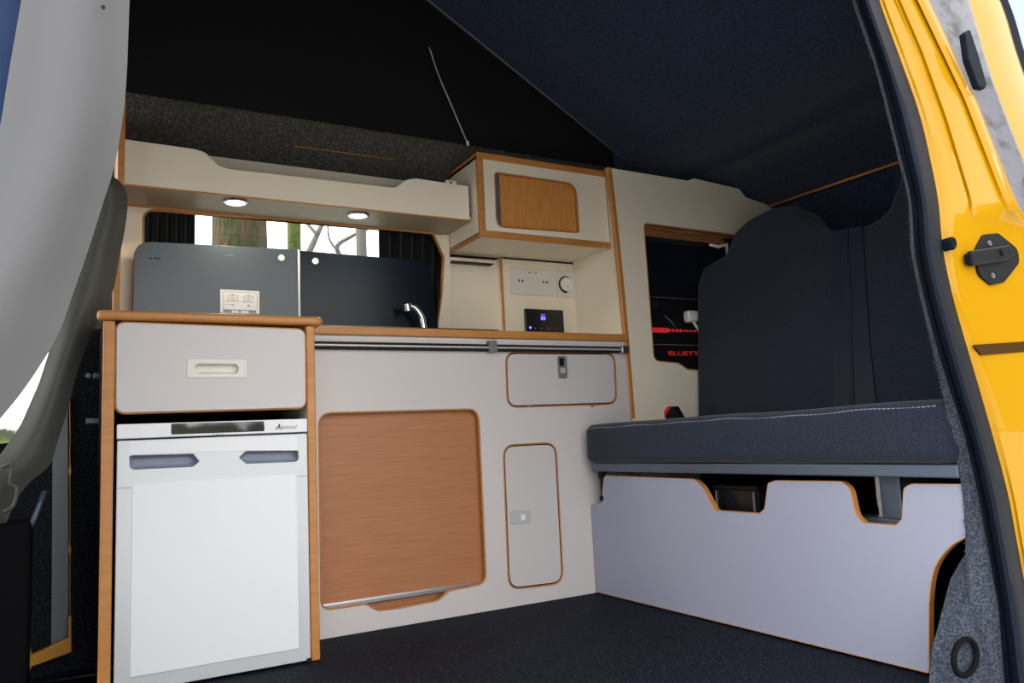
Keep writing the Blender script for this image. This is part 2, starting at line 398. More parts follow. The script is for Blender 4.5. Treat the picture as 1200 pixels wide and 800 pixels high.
# ================================================================== FRIDGE CABINET
t = thing('fridge_cabinet', 'narrow beech edged cabinet with a drawer standing around the white fridge', 'cabinet', (.32, .1, 0))
FY = -.215
def side_panel(x0, x1, lab):
    bm = bmesh.new(); box(bm, (x0+.001, FY+.008, .0), (x1-.001, .40, .871))
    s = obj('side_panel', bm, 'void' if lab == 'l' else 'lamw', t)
    bm = bmesh.new(); box(bm, (x0, FY, 0), (x1, FY+.01, .871), .0045, seg=3); obj('edge_strip', bm, 'edge', s)
side_panel(.0565, .083, 'l'); side_panel(.5415, .5655, 'r')
bm = zplate(.8715, fillet([(.043, FY-.012), (.588, FY-.012), (.588, -.016), (.566, -.014), (.566, .36), (.066, .36), (.066, -.17), (.043, -.19)], [.02, .02, .006, 0, 0, 0, .01, .01]), [], .024, 0)
bmesh.ops.recalc_face_normals(bm, faces=bm.faces[:])
es = [e for e in bm.edges if len(e.link_faces) == 2 and e.calc_face_angle(0) > 1]
bmesh.ops.bevel(bm, geom=es, offset=.009, segments=4, affect='EDGES', profile=.5)
obj('top_board', bm, ['edgeh', 'edgeh'], t, 40)
DR = fillet(xz(FY, (136.5, 377.5), (357, 386), (358, 477.5), (136, 484)), .022)
dr = obj('drawer', yplate(FY-.004, DR, [rr(.262, .735, .378, .772, .006)], .018, .002), ['door', 'edge'], t)
obj('edge_trim', ring2d(FY+.004, inset(DR, -.001), .003, 0), 'edge', dr)
# moulded cream finger pull: frame, scooped cup
hx0, hx1, hz0, hz1 = xz(FY, (218.5, 433))[0][0], xz(FY, (288.5, 433))[0][0], xz(FY, (253, 443))[0][1], xz(FY, (253, 421.5))[0][1]
mx, mz = (hx0+hx1)/2, (hz0+hz1)/2
slot = rr(mx-.052, mz-.0125, mx+.052, mz+.0125, .0125, 8)
bm = yplate(FY-.0065, rr(hx0, hz0, hx1, hz1, .002), [slot], .004, .0008, mi_edge=0)
rows = []
for s, dy in ((1, 0), (.97, .008), (.86, .014), (.5, .016)):
    rows.append([(mx+(u-mx)*(1-(1-s)*.35), FY-.0045+dy, mz+(v-mz)*s) for u, v in slot])
loft(bm, rows, True); bm.faces.new([bm.verts.new(p) for p in rows[-1]])
tag(obj('drawer_handle', bm, 'cream', dr, 40), 'cream recessed finger pull')
bm = bmesh.new(); box(bm, (.085, FY+.02, .655), (.54, .38, .865)); obj('drawer_box', bm, 'void', t)
bm = bmesh.new(); box(bm, (.083, FY+.30, .0), (.5415, FY+.32, .65)); obj('back_panel', bm, 'void', t)
for py, L_ in ((440, .016), (493, .03)):
    c = P(109, py, 'Y', -.05); bm = bmesh.new(); box(bm, (.0565-L_, -.055, c.z-.007), (.0565, -.03, c.z+.007), .002)
    if py == 440: disc(bm, (.0565-L_-.012, -.045, c.z), (0, -1, 0), .006, .012, 12)
    tag(obj('fixing_bolt', bm, 'dkalu', t), 'small metal fixing')

# ================================================================== FRIDGE
f = thing('fridge', 'white compact fridge with silver door frame under the drawer', 'fridge', (.315, .0, 0))
GY = -.222
bx = lambda px, py: P(px, py, 'Y', GY)
fx0, fx1 = .0885, .5395
zt, zm1, zm0 = .6205, .5855, .5815
bm = bmesh.new(); box(bm, (fx0+.004, GY+.034, .02), (fx1-.004, .09, .615)); obj('body', bm, 'fridgef', f)
bm = bmesh.new(); box(bm, (fx0, GY, zm1), (fx1, GY+.03, zt), .003, seg=3); obj('top_strip', bm, 'fridge', f)
bm = bmesh.new(); box(bm, (fx0+.004, GY+.006, .575), (fx1-.004, GY+.02, .59)); obj('gasket', bm, 'black', f)
zd0, zd1 = .006, zm0
# door: silver surround plate with two grip cut-outs, white inset panel
gL = xz(GY, (151.8, 534), (226.5, 532), (233.5, 540.5), (226, 546.5), (152.5, 550)); gR = xz(GY, (349, 527), (288, 528.8), (280.5, 536), (288.5, 543), (350.5, 540.5))
gL = fillet(gL, [.003, .003, .003, .006, .012]); gR = fillet(gR, [.003, .003, .003, .006, .012])
bm = yplate(GY, rr(fx0+.001, zd0, fx1-.001, zd1, .004), [gL, gR], .022, .002, mi_edge=0); dd = obj('door', bm, ['fridgef', 'fridgef'], f)
ix0, ix1, iz0, iz1 = fx0+.034, fx1-.031, zd0+.034, .478
bm = yplate(GY-.003, rr(ix0, iz0, ix1, iz1, .003), [], .004, .001); obj('door_panel', bm, ['fridge', 'fridge'], dd)
# flat upper band of the door
ub = xz(GY, (151.5, 514), (349, 508)); zz = .577
bm = yplate(GY-.0015, [(ub[0][0], zz), (ub[0][0], gL[0][1]+.001), (gL[6][0]+.001, gL[6][1]+.002), (gR[8][0], gR[8][1]+.002), (ub[1][0], gR[0][1]+.001), (ub[1][0], zz)], [], .003, .0005); obj('door_band', bm, ['fridge', 'fridge'], dd)
for g in (gL, gR):
    xs = [p[0] for p in g]; zs = [p[1] for p in g]; cx, cz = (min(xs)+max(xs))/2, (min(zs)+max(zs))/2
    bm = bmesh.new(); rows = []
    for s, dy in ((1.01, .001), (.99, .012), (.9, .022), (.5, .026)):
        rows.append([(cx+(u-cx)*(1-(1-s)*.25), GY+dy, cz+(v-cz)*s) for u, v in g])
    loft(bm, rows, True); bm.faces.new([bm.verts.new(p) for p in rows[-1]])
    tag(obj('grip_recess', bm, 'scoop', dd, 40), 'recessed grip with blue grey shade painted in')
for sx in (fx0+.001, fx1-.031):
    bm = bmesh.new(); box(bm, (sx, GY-.0008, .470), (sx+.03, GY+.001, .4715)); obj('seam', bm, 'scoop', dd)
# glossy dark display strip and the maker's script lettering
q = fillet(xz(GY-.001, (200.5, 496.3), (309.5, 493.3), (310, 505), (200.8, 509)), .004)
M['display'] = mat('glossy display', (.02, .02, .024), .03, spec=1.0, coat=1)
tag(obj('display', yplate(GY-.0015, q, [], .003, .0005), ['display', 'display'], f), 'glossy black display strip')
p = P(322.5, 502.5, 'Y', GY-.001); e = P(348, 500.5, 'Y', GY-.001)
text('lettering', 'A', .021, (p.x, GY-.0006, p.z-.002), FACING_Y, 'ink', f, shear=.3)
text('lettering', 'lpicool', .0135, (p.x+.014, GY-.0006, p.z), FACING_Y, 'greyink', f, shear=.35, width=e.x-p.x-.014)
for i in range(4):
    bm = bmesh.new(); x = P(250, 510, 'Y', GY).x + i*.007; box(bm, (x, GY-.0008, zm1+.0005), (x+.0035, GY+.001, zm1+.0032)); obj('vent_slot', bm, 'latch', f)
bm = bmesh.new(); box(bm, (fx1-.012, GY-.002, -.0), (fx1+.001, GY+.03, .012), .002); obj('foot', bm, 'black', f)
bm = bmesh.new(); box(bm, (fx0, GY+.01, 0), (fx0+.03, GY+.04, .02), .002); obj('foot', bm, 'black', f)

# ================================================================== HOB / SINK WITH RAISED GLASS LIDS
LY = .25
t = thing('hob_and_sink', 'built-in hob and sink unit with two raised smoked glass lids in front of the window', 'sink', (.65, .18, .905))
bm = zplate(.905, rr(.10, .012, 1.27, .28, .03), [], .007, .002); obj('base', bm, ['hob', 'hob'], t)
ol = fillet(xz(LY, (155.5, 378), (157, 282), (349.3, 292.3), (350.3, 384)), [0, .055, .003, 0])
ol[0] = (ol[0][0], .914); ol[-1] = (ol[-1][0], .914)
gl = obj('glass_lid', yplate(LY, ol, [], .006, .0012), ['glassrefl', 'glassrefl'], t); tag(gl, 'dark glass hob lid with its reflection painted grey')
orr = fillet(xz(LY, (351.8, 386), (351.8, 293.3), (503, 306), (515, 392)), [0, .003, .05, 0])
orr[0] = (orr[0][0], .914); orr[-1] = (orr[-1][0], .914)
gr = obj('glass_lid', yplate(LY, orr, [], .006, .0012), ['glassblk', 'glassblk'], t); tag(gr, 'dark glass sink lid')
x = xz(LY, (350.4, 330))[0][0]
bm = bmesh.new(); box(bm, (x-.0035, LY-.004, .914), (x+.0025, LY+.008, 1.201), .001); obj('lid_edge_strip', bm, 'white', t)
for px, py, par in ((329.6, 302.2, gl), (369.3, 306, gr)):
    c = P(px, py, 'Y', LY); bm = disc(bmesh.new(), (c.x, LY-.004, c.z), (0, 1, 0), .0105, .006, 24); obj('lid_stop', bm, 'white', par)
for px in (176, 182, 186):
    c = P(px, 302.5, 'Y', LY); bm = bmesh.new(); box(bm, (c.x-.004, LY-.0006, c.z-.002), (c.x+.004, LY+.001, c.z+.002)); obj('mark', bm, 'ink', gl)
c = P(271, 299.3, 'Y', LY); text('lettering', '- -----', .012, (c.x-.018, LY-.0004, c.z-.003), FACING_Y, 'greyink', gl)
# printed instruction sticker
s0, s1 = P(258, 339, 'Y', LY), P(304, 368, 'Y', LY)
sx0, sx1, sz1, sz0 = s0.x, s1.x, s0.z, s1.z
bm = bmesh.new(); box(bm, (sx0, LY-.0012, sz0), (sx1, LY-.0002, sz1)); sk = tag(obj('sticker', bm, 'white', gl), 'white printed instruction sticker')
bm = bmesh.new(); W, H = sx1-sx0, sz1-sz0
def ln(u0, v0, u1, v1, y=LY-.0016): box(bm, (sx0+W*u0, y, sz1-H*v1), (sx0+W*u1, LY-.0011, sz1-H*v0))
ln(.07, .07, .95, .085); ln(.07, .07, .08, .95); ln(.94, .07, .95, .8); ln(.13, .46, .48, .485); ln(.55, .48, .82, .505)
for u in (.2, .6):
    ln(u, .24, u+.01, .46); ln(u+.23, .24, u+.24, .46); ln(u, .235, u+.24, .25); ln(u+.09, .18, u+.14, .22); ln(u+.06, .33, u+.17, .35); ln(u+.08, .40, u+.16, .42)
ln(.28, .62, .34, .67); ln(.69, .62, .75, .69); ln(.1, .62, .25, .63)
for u0, u1 in ((.08, .29), (.47, .52), (.72, .92)): ln(u0, .84, u1, .97)
ln(.29, .84, .75, .87)
obj('sticker_print', bm, 'greyink', gl)

tp = thing('tap', 'small curved chrome tap at the sink in front of the dark lid', 'tap', (1.035, .19, .912))
TY = .19
pts = [P(a, b, 'Y', TY) for a, b in ((479, 357.5), (486, 360.5), (491.5, 367), (495, 375), (497.5, 386))]
pts[-1].z = .913
obj('spout', tube(bmesh.new(), smooth_line(pts, 6), [.0095+.0025*i/24 for i in range(25)], 14), 'chrome', tp)
c = P(477.8, 358.2, 'Y', TY); bm = disc(bmesh.new(), (c.x, TY-.002, c.z-.016), (-.25, -.2, 1), .0145, .024, 18, 0, .0125); obj('nozzle', bm, 'chrome', tp, 40)
bm = disc(bmesh.new(), (pts[-1].x, TY, .912), (0, 0, 1), .021, .012, 20, 0, .015); obj('collar', bm, 'chrome', tp, 40)

# ================================================================== WINDOW SURROUND PANEL
WPY = .30
xl0 = .108
t = thing('window_surround', 'pale panel with beech edged cut-out framing the kitchen window', 'window panel', (.65, WPY, .905))
WH = fillet(xz(WPY, (168.5, 245.5), (507, 271.5), (519.5, 301), (517.5, 345), (511, 395), (168.5, 385)), [.035, .03, .03, .1, 0, 0])
WH = [(u, max(v, .93)) for u, v in WH]
bm = yplate(WPY, [(.1115, .914), (1.2205, .914), (1.2205, 1.3155), (.1115, 1.3155)], [WH], .015, .0008); obj('panel', bm, ['lamw', 'edge'], t)
obj('edge_trim', ring2d(WPY, inset(WH, -.001), .0035, 0), 'edge', t)
a, b = P(146, 238.3, 'Y', WPY), P(514, 274.2, 'Y', WPY)
bm = bmesh.new(); box(bm, (xl0, WPY-.004, 1.302-.0035+.012), (1.19, WPY+.002, 1.317), .001); obj('top_strip', bm, 'edgeh', t)
# lower ledge and back panel to the right of the window
bm = bmesh.new(); box(bm, (1.2125, .335, .906), (1.455, .35, 1.24)); obj('back_panel', bm, 'lamw', t)
bm = bmesh.new(); box(bm, (1.2125, .296, 1.217), (1.41, .335, 1.229), .002); obj('ledge', bm, 'lamw', t)
bm = bmesh.new(); box(bm, (1.23, .300, 1.2135), (1.405, .335, 1.2168)); obj('ledge_gap', bm, 'black', t)

# curtains behind the surround
def curtain(x0, x1, top, bot, lab, sw):
    bm = bmesh.new(); secs = []
    for i in range(60):
        u = i/59; s = []
        for j in range(9):
            v = j/8; x = x0+(x1-x0)*u + sw*v*(1-u if sw > 0 else u)
            s.append((x, .375+.014*math.sin(u*PI*2*6+.6*math.sin(v*3))+.004*noise.noise((u*9, v*3, 1)), top+(bot-top)*v))
        secs.append(s)
    loft(bm, secs)
    r = bmesh.ops.solidify(bm, geom=bm.faces[:], thickness=.002)
    tag(obj('curtain', bm, 'curtain', None, 180), lab, 'curtain', 'black window curtains')
curtain(P(163, 260, 'Y', .375).x, P(229, 260, 'Y', .375).x, 1.385, .93, 'black curtain at the left end of the kitchen window', .0)
curtain(P(444, 275, 'Y', .375).x, 1.24, 1.385, .93, 'black curtain gathered at the right end of the kitchen window', -.03)
bm = tube(bmesh.new(), [(.12, .395, 1.372), (1.22, .395, 1.372)], .004, 8); tag(obj('curtain_track', bm, 'alu'), 'thin metal curtain track along the top of the window', 'curtain track')

# ================================================================== OVERHEAD SHELF
SY = .10
t = thing('overhead_shelf', 'long pale overhead shelf with scooped front rail above the window', 'shelf', (.65, .2, 1.315))
FA = xz(SY, (145.5, 163.6), (228, 174.5), (240.6, 178.5), (256, 194), (266, 197.5), (462.5, 220), (477, 210.5), (487, 208.8), (550.6, 218), (550.6, 258), (145.5, 215.2))
FA[0] = (.112, 1.449); FA[-1] = (.112, 1.3165); FA[-2] = (1.209, 1.3165); FA[-3] = (1.209, 1.44)
FA = fillet(FA, [0, .03, .03, .03, .03, .03, .03, .03, 0, 0, 0])
obj('front_rail', yplate(SY, FA, [], .015, .0008), ['lamw', 'edge'], t)
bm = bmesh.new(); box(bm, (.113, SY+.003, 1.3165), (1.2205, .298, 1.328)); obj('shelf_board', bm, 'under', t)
bm = bmesh.new(); box(bm, (.113, SY-.0025, 1.312), (1.209, SY+.004, 1.3165), .001); obj('edge_strip', bm, 'edgeh', t)
bm = bmesh.new(); box(bm, (.113, .298, 1.328), (1.209, .31, 1.505)); obj('back_board', bm, 'lamw', t)
c = P(530, 208, 'Y', .13); bm = bmesh.new(); box(bm, (c.x-.03, .12, 1.44), (c.x+.012, .14, 1.462), .004); obj('catch', bm, 'white', t)
bm = disc(bmesh.new(), (c.x-.012, .1195, 1.452), (0, -1, 0), .004, .002, 12); obj('screw', bm, 'ink', t)
for (px, py), lab in (((276, 238), 'round white downlight under the shelf, on the left'), ((419.5, 253.3), 'round white downlight under the shelf, nearer the overhead locker')):
    c = P(px, py, 'Z', 1.309)
    d = thing('downlight', lab, 'light', (c.x, c.y, 1.306), 'round downlights under the shelf')
    bm = bmesh.new(); n = 32
    loft(bm, [[(c.x+r*math.cos(2*PI*i/n), c.y+r*math.sin(2*PI*i/n), z) for i in range(n)] for r, z in ((.036, 1.3165), (.036, 1.311), (.033, 1.309), (.029, 1.309), (.028, 1.312))], True)
    obj('bezel', bm, 'alu', d, 40)
    obj('lens', disc(bmesh.new(), (c.x, c.y, 1.3095), (0, 0, 1), .0285, .003, 28), 'lamp', d)
    L = bpy.data.lights.new('downlight_bulb', 'SPOT'); L.energy = 5; L.color = (1, .88, .66); L.spot_size = math.radians(150); L.shadow_soft_size = .025
    lo_ = bpy.data.objects.new('downlight_bulb', L); COL.objects.link(lo_); lo_.location = (c.x, c.y, 1.303)
# tall end panel at the left of the kitchen
prof = fillet([(.06, 1.56), (.06, 1.30), (.20, 1.22), (.24, .914), (.295, .914), (.295, 1.56)], [0, .03, .08, .02, 0, 0])
bm = plate(bmesh.new(), prof, [], lambda u, v, w: (.0935+w, u, v), .0175, .001); tag(obj('end_panel', bm, ['edge', 'edge']), 'tall narrow beech edged end panel left of the overhead shelf', 'end panel')

# ================================================================== OVERHEAD LOCKER
KY = .045
t = thing('overhead_locker', 'pale beech edged overhead locker with wooden sliding door by the tall divider', 'locker', (1.5, .15, 1.245))
kx0, kx1, kz0, kz1 = 1.222, 1.7765, 1.2505, 1.540
opn = fillet(xz(KY, (579.5, 202), (674.5, 215.5), (678.5, 272.5), (582, 265.5)), [.015, .045, .012, .03])
bm = yplate(KY, [(kx0, kz0), (kx1, kz0), (kx1, kz1), (kx0, kz1)], [opn], .015, .0008); obj('front_panel', bm, ['lamw', 'edge'], t)
obj('opening_trim', ring2d(KY, inset(opn, -.0005), .0028, 0), 'edge', t)
bm = bmesh.new(); box(bm, (kx0, KY+.015, kz0), (kx0+.012, .30, kz1)); obj('side_panel', bm, 'lamw', t)
bm = bmesh.new(); box(bm, (kx0, KY+.001, kz0-.001), (kx1, .335, kz0+.012)); obj('bottom_panel', bm, 'lamw', t)
bm = bmesh.new(); box(bm, (kx0, KY+.001, kz1-.012), (kx1, .335, kz1)); obj('top_panel', bm, 'lamw', t)
def strip(a, b, nm='edge_strip', m='edgeh'):
    bm = bmesh.new(); box(bm, a, b, .003, seg=3); obj(nm, bm, m, t)
strip((kx0-.003, KY-.006, kz0-.008), (kx1, KY+.003, kz0+.016)); strip((kx0-.003, KY-.006, kz1-.014), (kx1-.004, KY+.003, kz1+.009))
strip((kx0-.004, KY-.005, kz0), (kx0+.02, KY+.003, kz1), m='edge')
strip((kx0-.004, KY, kz0-.008), (kx0+.004, .295, kz0+.008)); strip((kx0-.004, KY, kz1-.003), (kx0+.004, .28, kz1+.008))
bm = bmesh.new(); box(bm, (kx0+.03, KY+.018, kz0+.02), (kx1-.03, KY+.026, kz1-.02)); sd = obj('wooden_slide', bm, 'woodv', t)
xa = xz(KY+.016, (585, 230))[0][0]
bm = bmesh.new(); box(bm, (xa-.022, KY+.0155, kz0+.02), (xa+.004, KY+.019, kz1-.02), .001); tag(obj('pull_bar', bm, 'alu', sd), 'aluminium door edge')

# ================================================================== CONTROL BOX
BY = .31
t = thing('control_box', 'pale boxed control panel with sockets and dial under the overhead locker', 'control panel', (1.62, BY+.02, .905))
cx0 = 1.4415
bm = bmesh.new(); box(bm, (cx0, BY, .906), (1.787, BY+.012, 1.2455)); box(bm, (cx0, BY+.012, .906), (cx0+.012, .40, 1.2455)); obj('panel', bm, 'lamw', t)
bm = bmesh.new(); box(bm, (cx0-.004, BY-.003, .906), (cx0+.007, BY+.004, 1.2455), .002); obj('edge_strip', bm, 'edge', t)
bm = bmesh.new(); box(bm, (cx0+.01, BY-.0015, 1.2415), (1.785, BY+.002, 1.2465)); obj('top_shadow_gap', bm, 'black', t)
# double socket
q = xz(BY, (597, 313), (648, 316.5), (647.5, 347), (598, 344.5))
qx0, qx1, qz0, qz1 = q[0][0], q[1][0], q[3][1], q[0][1]
so = obj('double_socket', yplate(BY-.007, rr(qx0, qz0, qx1, qz1, .005), [], .007, .0015), ['cream', 'cream'], t); tag(so, 'white double mains socket')
for u in (.22, .78):
    cxx = qx0+(qx1-qx0)*u; zc = qz0+(qz1-qz0)*.55
    for dx, dz, w_, h_ in ((-.008, -.004, .003, .0045), (.008, -.004, .003, .0045), (0, .012, .0022, .005)):
        bm = bmesh.new(); box(bm, (cxx+dx-w_, BY-.0076, zc+dz-h_), (cxx+dx+w_, BY-.006, zc+dz+h_)); obj('socket_hole', bm, 'ink' if dx else 'cream', so)
for u in (.42, .56):
    cxx = qx0+(qx1-qx0)*u; bm = bmesh.new(); box(bm, (cxx-.009, BY-.0105, qz1-.028), (cxx+.009, BY-.006, qz1-.012), .002); obj('rocker', bm, 'white', so)
    bm = bmesh.new(); box(bm, (cxx-.006, BY-.0112, qz1-.022), (cxx+.006, BY-.0100, qz1-.0165), .0002); obj('rocker_mark', bm, 'greyink', so)
# dimmer / thermostat dial
q = xz(BY, (650.5, 316.5), (676, 318.5), (675.5, 349), (650.5, 348))
qx0, qx1, qz0, qz1 = q[0][0], q[1][0], q[3][1], q[0][1]
th = obj('dial_plate', yplate(BY-.007, rr(qx0, qz0, qx1, qz1, .004), [], .007, .0015), ['cream', 'cream'], t)
c = P(663.3, 333.2, 'Y', BY-.01)
obj('dial', disc(bmesh.new(), (c.x, BY-.007, c.z), (0, -1, 0), .030, .012, 36, 0, .027), 'white', th, 40)
arc = [(c.x+.0325*math.cos(a), BY-.0105, c.z+.0325*math.sin(a)) for a in [math.radians(55+i*(270-55)/30) for i in range(31)]]
obj('dial_scale', tube(bmesh.new(), arc, [.0015+.0028*i/30 for i in range(31)], 8), 'ink', th)
bm = bmesh.new(); box(bm, (c.x+.001, BY-.0198, c.z-.013), (c.x+.005, BY-.0186, c.z-.008)); obj('dial_mark', bm, 'ink', th)
# black digital controller with blue figures
q = xz(BY, (613.6, 362), (658, 364), (659.3, 389), (614.5, 389))
qx0, qx1, qz0, qz1 = q[0][0], q[1][0], q[3][1], q[0][1]
dc = obj('digital_controller', yplate(BY-.012, rr(qx0, qz0, qx1, qz1, .004), [], .012, .0015), ['hob', 'hob'], t); tag(dc, 'black controller with blue figures')
c = P(636.8, 372.5, 'Y', BY-.012); text('led_digits', '88', .022, (c.x-.0125, BY-.0124, c.z-.0085), FACING_Y, 'bluelit', dc, .0003)
bm = bmesh.new(); box(bm, (c.x-.011, BY-.0126, c.z+.012), (c.x+.009, BY-.0118, c.z+.0135)); obj('led_line', bm, 'bluelit', dc)
c = P(621.5, 383.7, 'Y', BY-.012); obj('led', disc(bmesh.new(), (c.x, BY-.0118, c.z), (0, -1, 0), .0045, .001, 14), 'bluelit', dc)
for px in (627, 634.5, 643, 651):
    c = P(px, 384.8, 'Y', BY-.012); bm = bmesh.new(); box(bm, (c.x-.0012, BY-.0125, c.z-.004), (c.x+.0012, BY-.0115, c.z+.004)); obj('button_mark', bm, 'greyink', dc)

# ================================================================== TALL DIVIDER + REAR CUPBOARD PANEL
t = thing('tall_cupboard', 'tall pale rear cupboard panel with beech edge and open hatch beside the bench', 'cupboard', (2.1, .2, 0))
DX0, DX1 = 1.7785, 1.806
pr = fillet([(.002, .0), (.42, .0), (.42, 1.555), (.03, 1.555), (.002, 1.52)], [0, 0, 0, .03, .03])
bm = plate(bmesh.new(), [(.0, .905), (.42, .905), (.42, 1.60), (.02, 1.556), (.0, 1.54)], [], lambda u, v, w: (DX0+w+.002, u+.004, v), .018, .0005, mi_edge=0); obj('divider', bm, 'lamw', t)
e0 = [P(a, b, 'Y', -.003) for a, b in ((711.5, 196), (716.8, 240), (724, 310), (731.5, 390), (739.3, 490))]
bm = bmesh.new(); rows = []
for p_ in smooth_line(e0, 4):
    w_ = .022
    rows.append([(p_.x, .010, p_.z), (p_.x, .000, p_.z), (p_.x+.004, -.005, p_.z), (p_.x+w_-.004, -.005, p_.z), (p_.x+w_, .000, p_.z), (p_.x+w_, .010, p_.z)])
loft(bm, rows, True, 0, True); tag(obj('edge_strip', bm, 'edge', t, 40), 'beech edge strip')
OP = fillet(xz(0, (754.5, 261.5), (866, 276), (830, 434), (806, 432.5), (795, 425), (766.5, 422.5)), [.02, .02, .02, .02, .02, .03])
top = xz(0, (714, 196.5), (806, 211.5), (813, 208.8), (866, 221), (874, 231), (900, 240), (930, 245))
bm = yplate(.0, [(1.786, 0), (2.62, 0), (2.62, 1.46)] + top[::-1] + [(1.772, 1.54), (1.79, 1.2), (1.79, .8)], [OP], .018, .0008); obj('front_panel', bm, ['lamw', 'edge'], t)
obj('opening_trim', ring2d(0, inset(OP, -.0005), .0028, -.001), 'edge', t)
bm = bmesh.new()
box(bm, (1.83, .40, .70), (2.60, .41, 1.45)); box(bm, (1.83, .02, .74), (2.60, .40, .75)); box(bm, (1.83, .02, 1.40), (2.60, .40, 1.41)); box(bm, (2.58, .02, .74), (2.59, .40, 1.41)); box(bm, (1.83, .02, .74), (1.838, .40, 1.41)); obj('interior', bm, 'carpetn', t)
# tambour rolled up at the top of the hatch
bm = bmesh.new(); zt_ = P(760, 263, 'Y', .03).z; zb_ = P(760, 277, 'Y', .03).z
for i in range(5):
    z = zb_+(zt_-zb_+.02)*i/5; x0_ = 1.88; box(bm, (x0_, .024+.002*(i % 2), z), (2.40, .034, z+(zt_-zb_+.02)/5-.001), .0015)
sh = obj('tambour_shutter', bm, 'slat', t)
bm = tube(bmesh.new(), [P(a, b, 'Y', .022) for a, b in ((832, 286.5), (842, 289), (851, 286), (852.5, 298))], [.006, .008, .009, .005], 10); tag(obj('hook', bm, 'white', t), 'white plastic hook')
bm = bmesh.new(); c = P(853, 283, 'Y', .022); box(bm, (c.x-.02, .015, c.z-.01), (c.x+.03, .03, c.z+.012), .004); obj('hook_mount', bm, 'black', t)

# power station inside the hatch
ps = thing('power_station', 'black portable power station with red light strip inside the open hatch', 'power station', (2.1, .15, .75))
PY = .07
bm = bmesh.new(); box(bm, (1.85, PY, .7505), (2.34, .36, 1.13), .012, seg=3); obj('body', bm, 'black', ps)
c0, c1 = P(761, 386, 'Y', PY), P(818, 385, 'Y', PY)
bm = bmesh.new()
for i in range(14):
    a = c0.x + i*.019; h_ = .011 if i < 5 else (.007 if i < 9 else .004)
    box(bm, (a, PY-.001, c0.z-h_), (a+(.0175 if i < 5 else .012), PY+.002, c0.z+h_*.8))
tag(obj('light_strip', bm, 'redlit', ps), 'red light strip')
c = P(783, 415.5, 'Y', PY); e = P(819, 416, 'Y', PY); text('lettering', 'BLUETTI', .024, (c.x, PY-.0006, c.z-.002), FACING_Y, 'redlit', ps, width=.165)
bm = bmesh.new(); box(bm, (1.852, PY-.002, c0.z-.06), (2.33, PY+.001, c0.z-.057)); box(bm, (1.852, PY-.002, c0.z+.13), (2.33, PY+.001, c0.z+.132)); obj('panel_seam', bm, 'latch', ps)
bm = disc(bmesh.new(), P(768, 357, 'Y', PY), (0, -1, 0), .016, .003, 20); obj('button', bm, 'fabric2', ps)
bm = bmesh.new(); c = P(786, 380, 'Y', PY); tube(bm, [c+Vector((-.03, -.003, .035)), c+Vector((0, -.006, .008)), c+Vector((.02, -.003, -.012))], .0025, 8); obj('light_cable', bm, 'latch', ps)
c = P(810, 371, 'Y', .05)
pl = thing('mains_plug', 'white mains plug with cable on the dark power station', 'plug', (c.x, .05, c.z-.02))
bm = bmesh.new(); box(bm, (c.x-.029, .032, c.z-.024), (c.x+.029, .068, c.z+.024), .010, seg=3); obj('plug_body', bm, 'white', pl, 40)
bm = tube(bmesh.new(), smooth_line([(c.x+.004, .045, c.z-.02), (c.x+.018, .04, c.z-.045), (c.x+.035, .04, c.z-.06), (c.x+.09, .045, c.z-.075)], 5), .006, 10); obj('cable', bm, 'white', pl)

# ================================================================== BENCH SEAT
BX = 1.582
t = thing('bench_seat', 'charcoal upholstered bench seat on a pale cut-out front panel, right side of the van', 'bench seat', (1.85, -.65, 0))
fp = yz(BX, (689.5, 591.5), (704.5, 589.5), (708, 557), (814, 561.5), (823, 570), (838, 598), (890, 601.5), (896, 596), (900, 566), (909, 563), (986, 564), (996, 572), (1003, 604), (1012, 612.5), (1050, 615.5), (1057, 608), (1059, 572), (1068, 567), (1134, 567.5), *[(v.x, v.y) for v in smooth_line([(1134, 629, 0), (1121, 635, 0), (1108, 646, 0), (1097, 662, 0), (1091, 682, 0), (1088.5, 710, 0)], 3)], (1088.5, 788.5))
fp[0] = (-.003, fp[0][1]); fp.append((-.004, .004))
rd = [.004, .0, .02, .03, .03, .02, .012, .012, .01, .01, .02, .03, .03, .02, .012, .012, .015, .02, 0] + [0]*16 + [.006, .004]
fp = fillet(fp, rd)
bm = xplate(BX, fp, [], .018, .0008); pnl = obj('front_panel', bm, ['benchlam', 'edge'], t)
bm = tube(bmesh.new(), [(BX+.001, u, v) for u, v in fp], .0015, 6, True); obj('edge_trim', bm, 'edge', pnl)
# seat cushion: soft box with a piped top seam
def cushion(bm, a, b, r, nseg=5, puff=.01):
    box(bm, a, b, r, 0, nseg)
    bmesh.ops.subdivide_edges(bm, edges=[e for e in bm.edges if e.calc_length() > .15], cuts=12, use_grid_fill=True)
    c = (Vector(a)+Vector(b))/2
    for v in bm.verts:
        n = noise.noise((v.co.x*4, v.co.y*4, v.co.z*4))
        v.co.z += .004*n; v.co.x += .003*noise.noise((v.co.y*3, v.co.z*6, 4))
CZ0, CZ1 = .4445, .578
bm = bmesh.new(); cushion(bm, (1.548, -1.345, CZ0), (2.11, -.032, CZ1), .028)
cu = obj('seat_cushion', bm, 'fabric', t, 60)
sp = [P(690+ i*(1108-690)/40., 503 - 38.5*(i/40)**.75 + 1.5*math.sin(i*1.1), 'X', 1.549) for i in range(41)]
bm = bmesh.new()
for i in range(110):
    y = -.06 - i*.0115; z = CZ1-.014+.0015*math.sin(i*.35); x = 1.5525+.003*noise.noise((y*3, z*6, 4)); z += .004*noise.noise((x*4, y*4, z*4))
    box(bm, (x-.0012, y-.004, z-.0012), (x+.001, y+.004, z+.0012))
obj('stitching', bm, 'thread', cu)
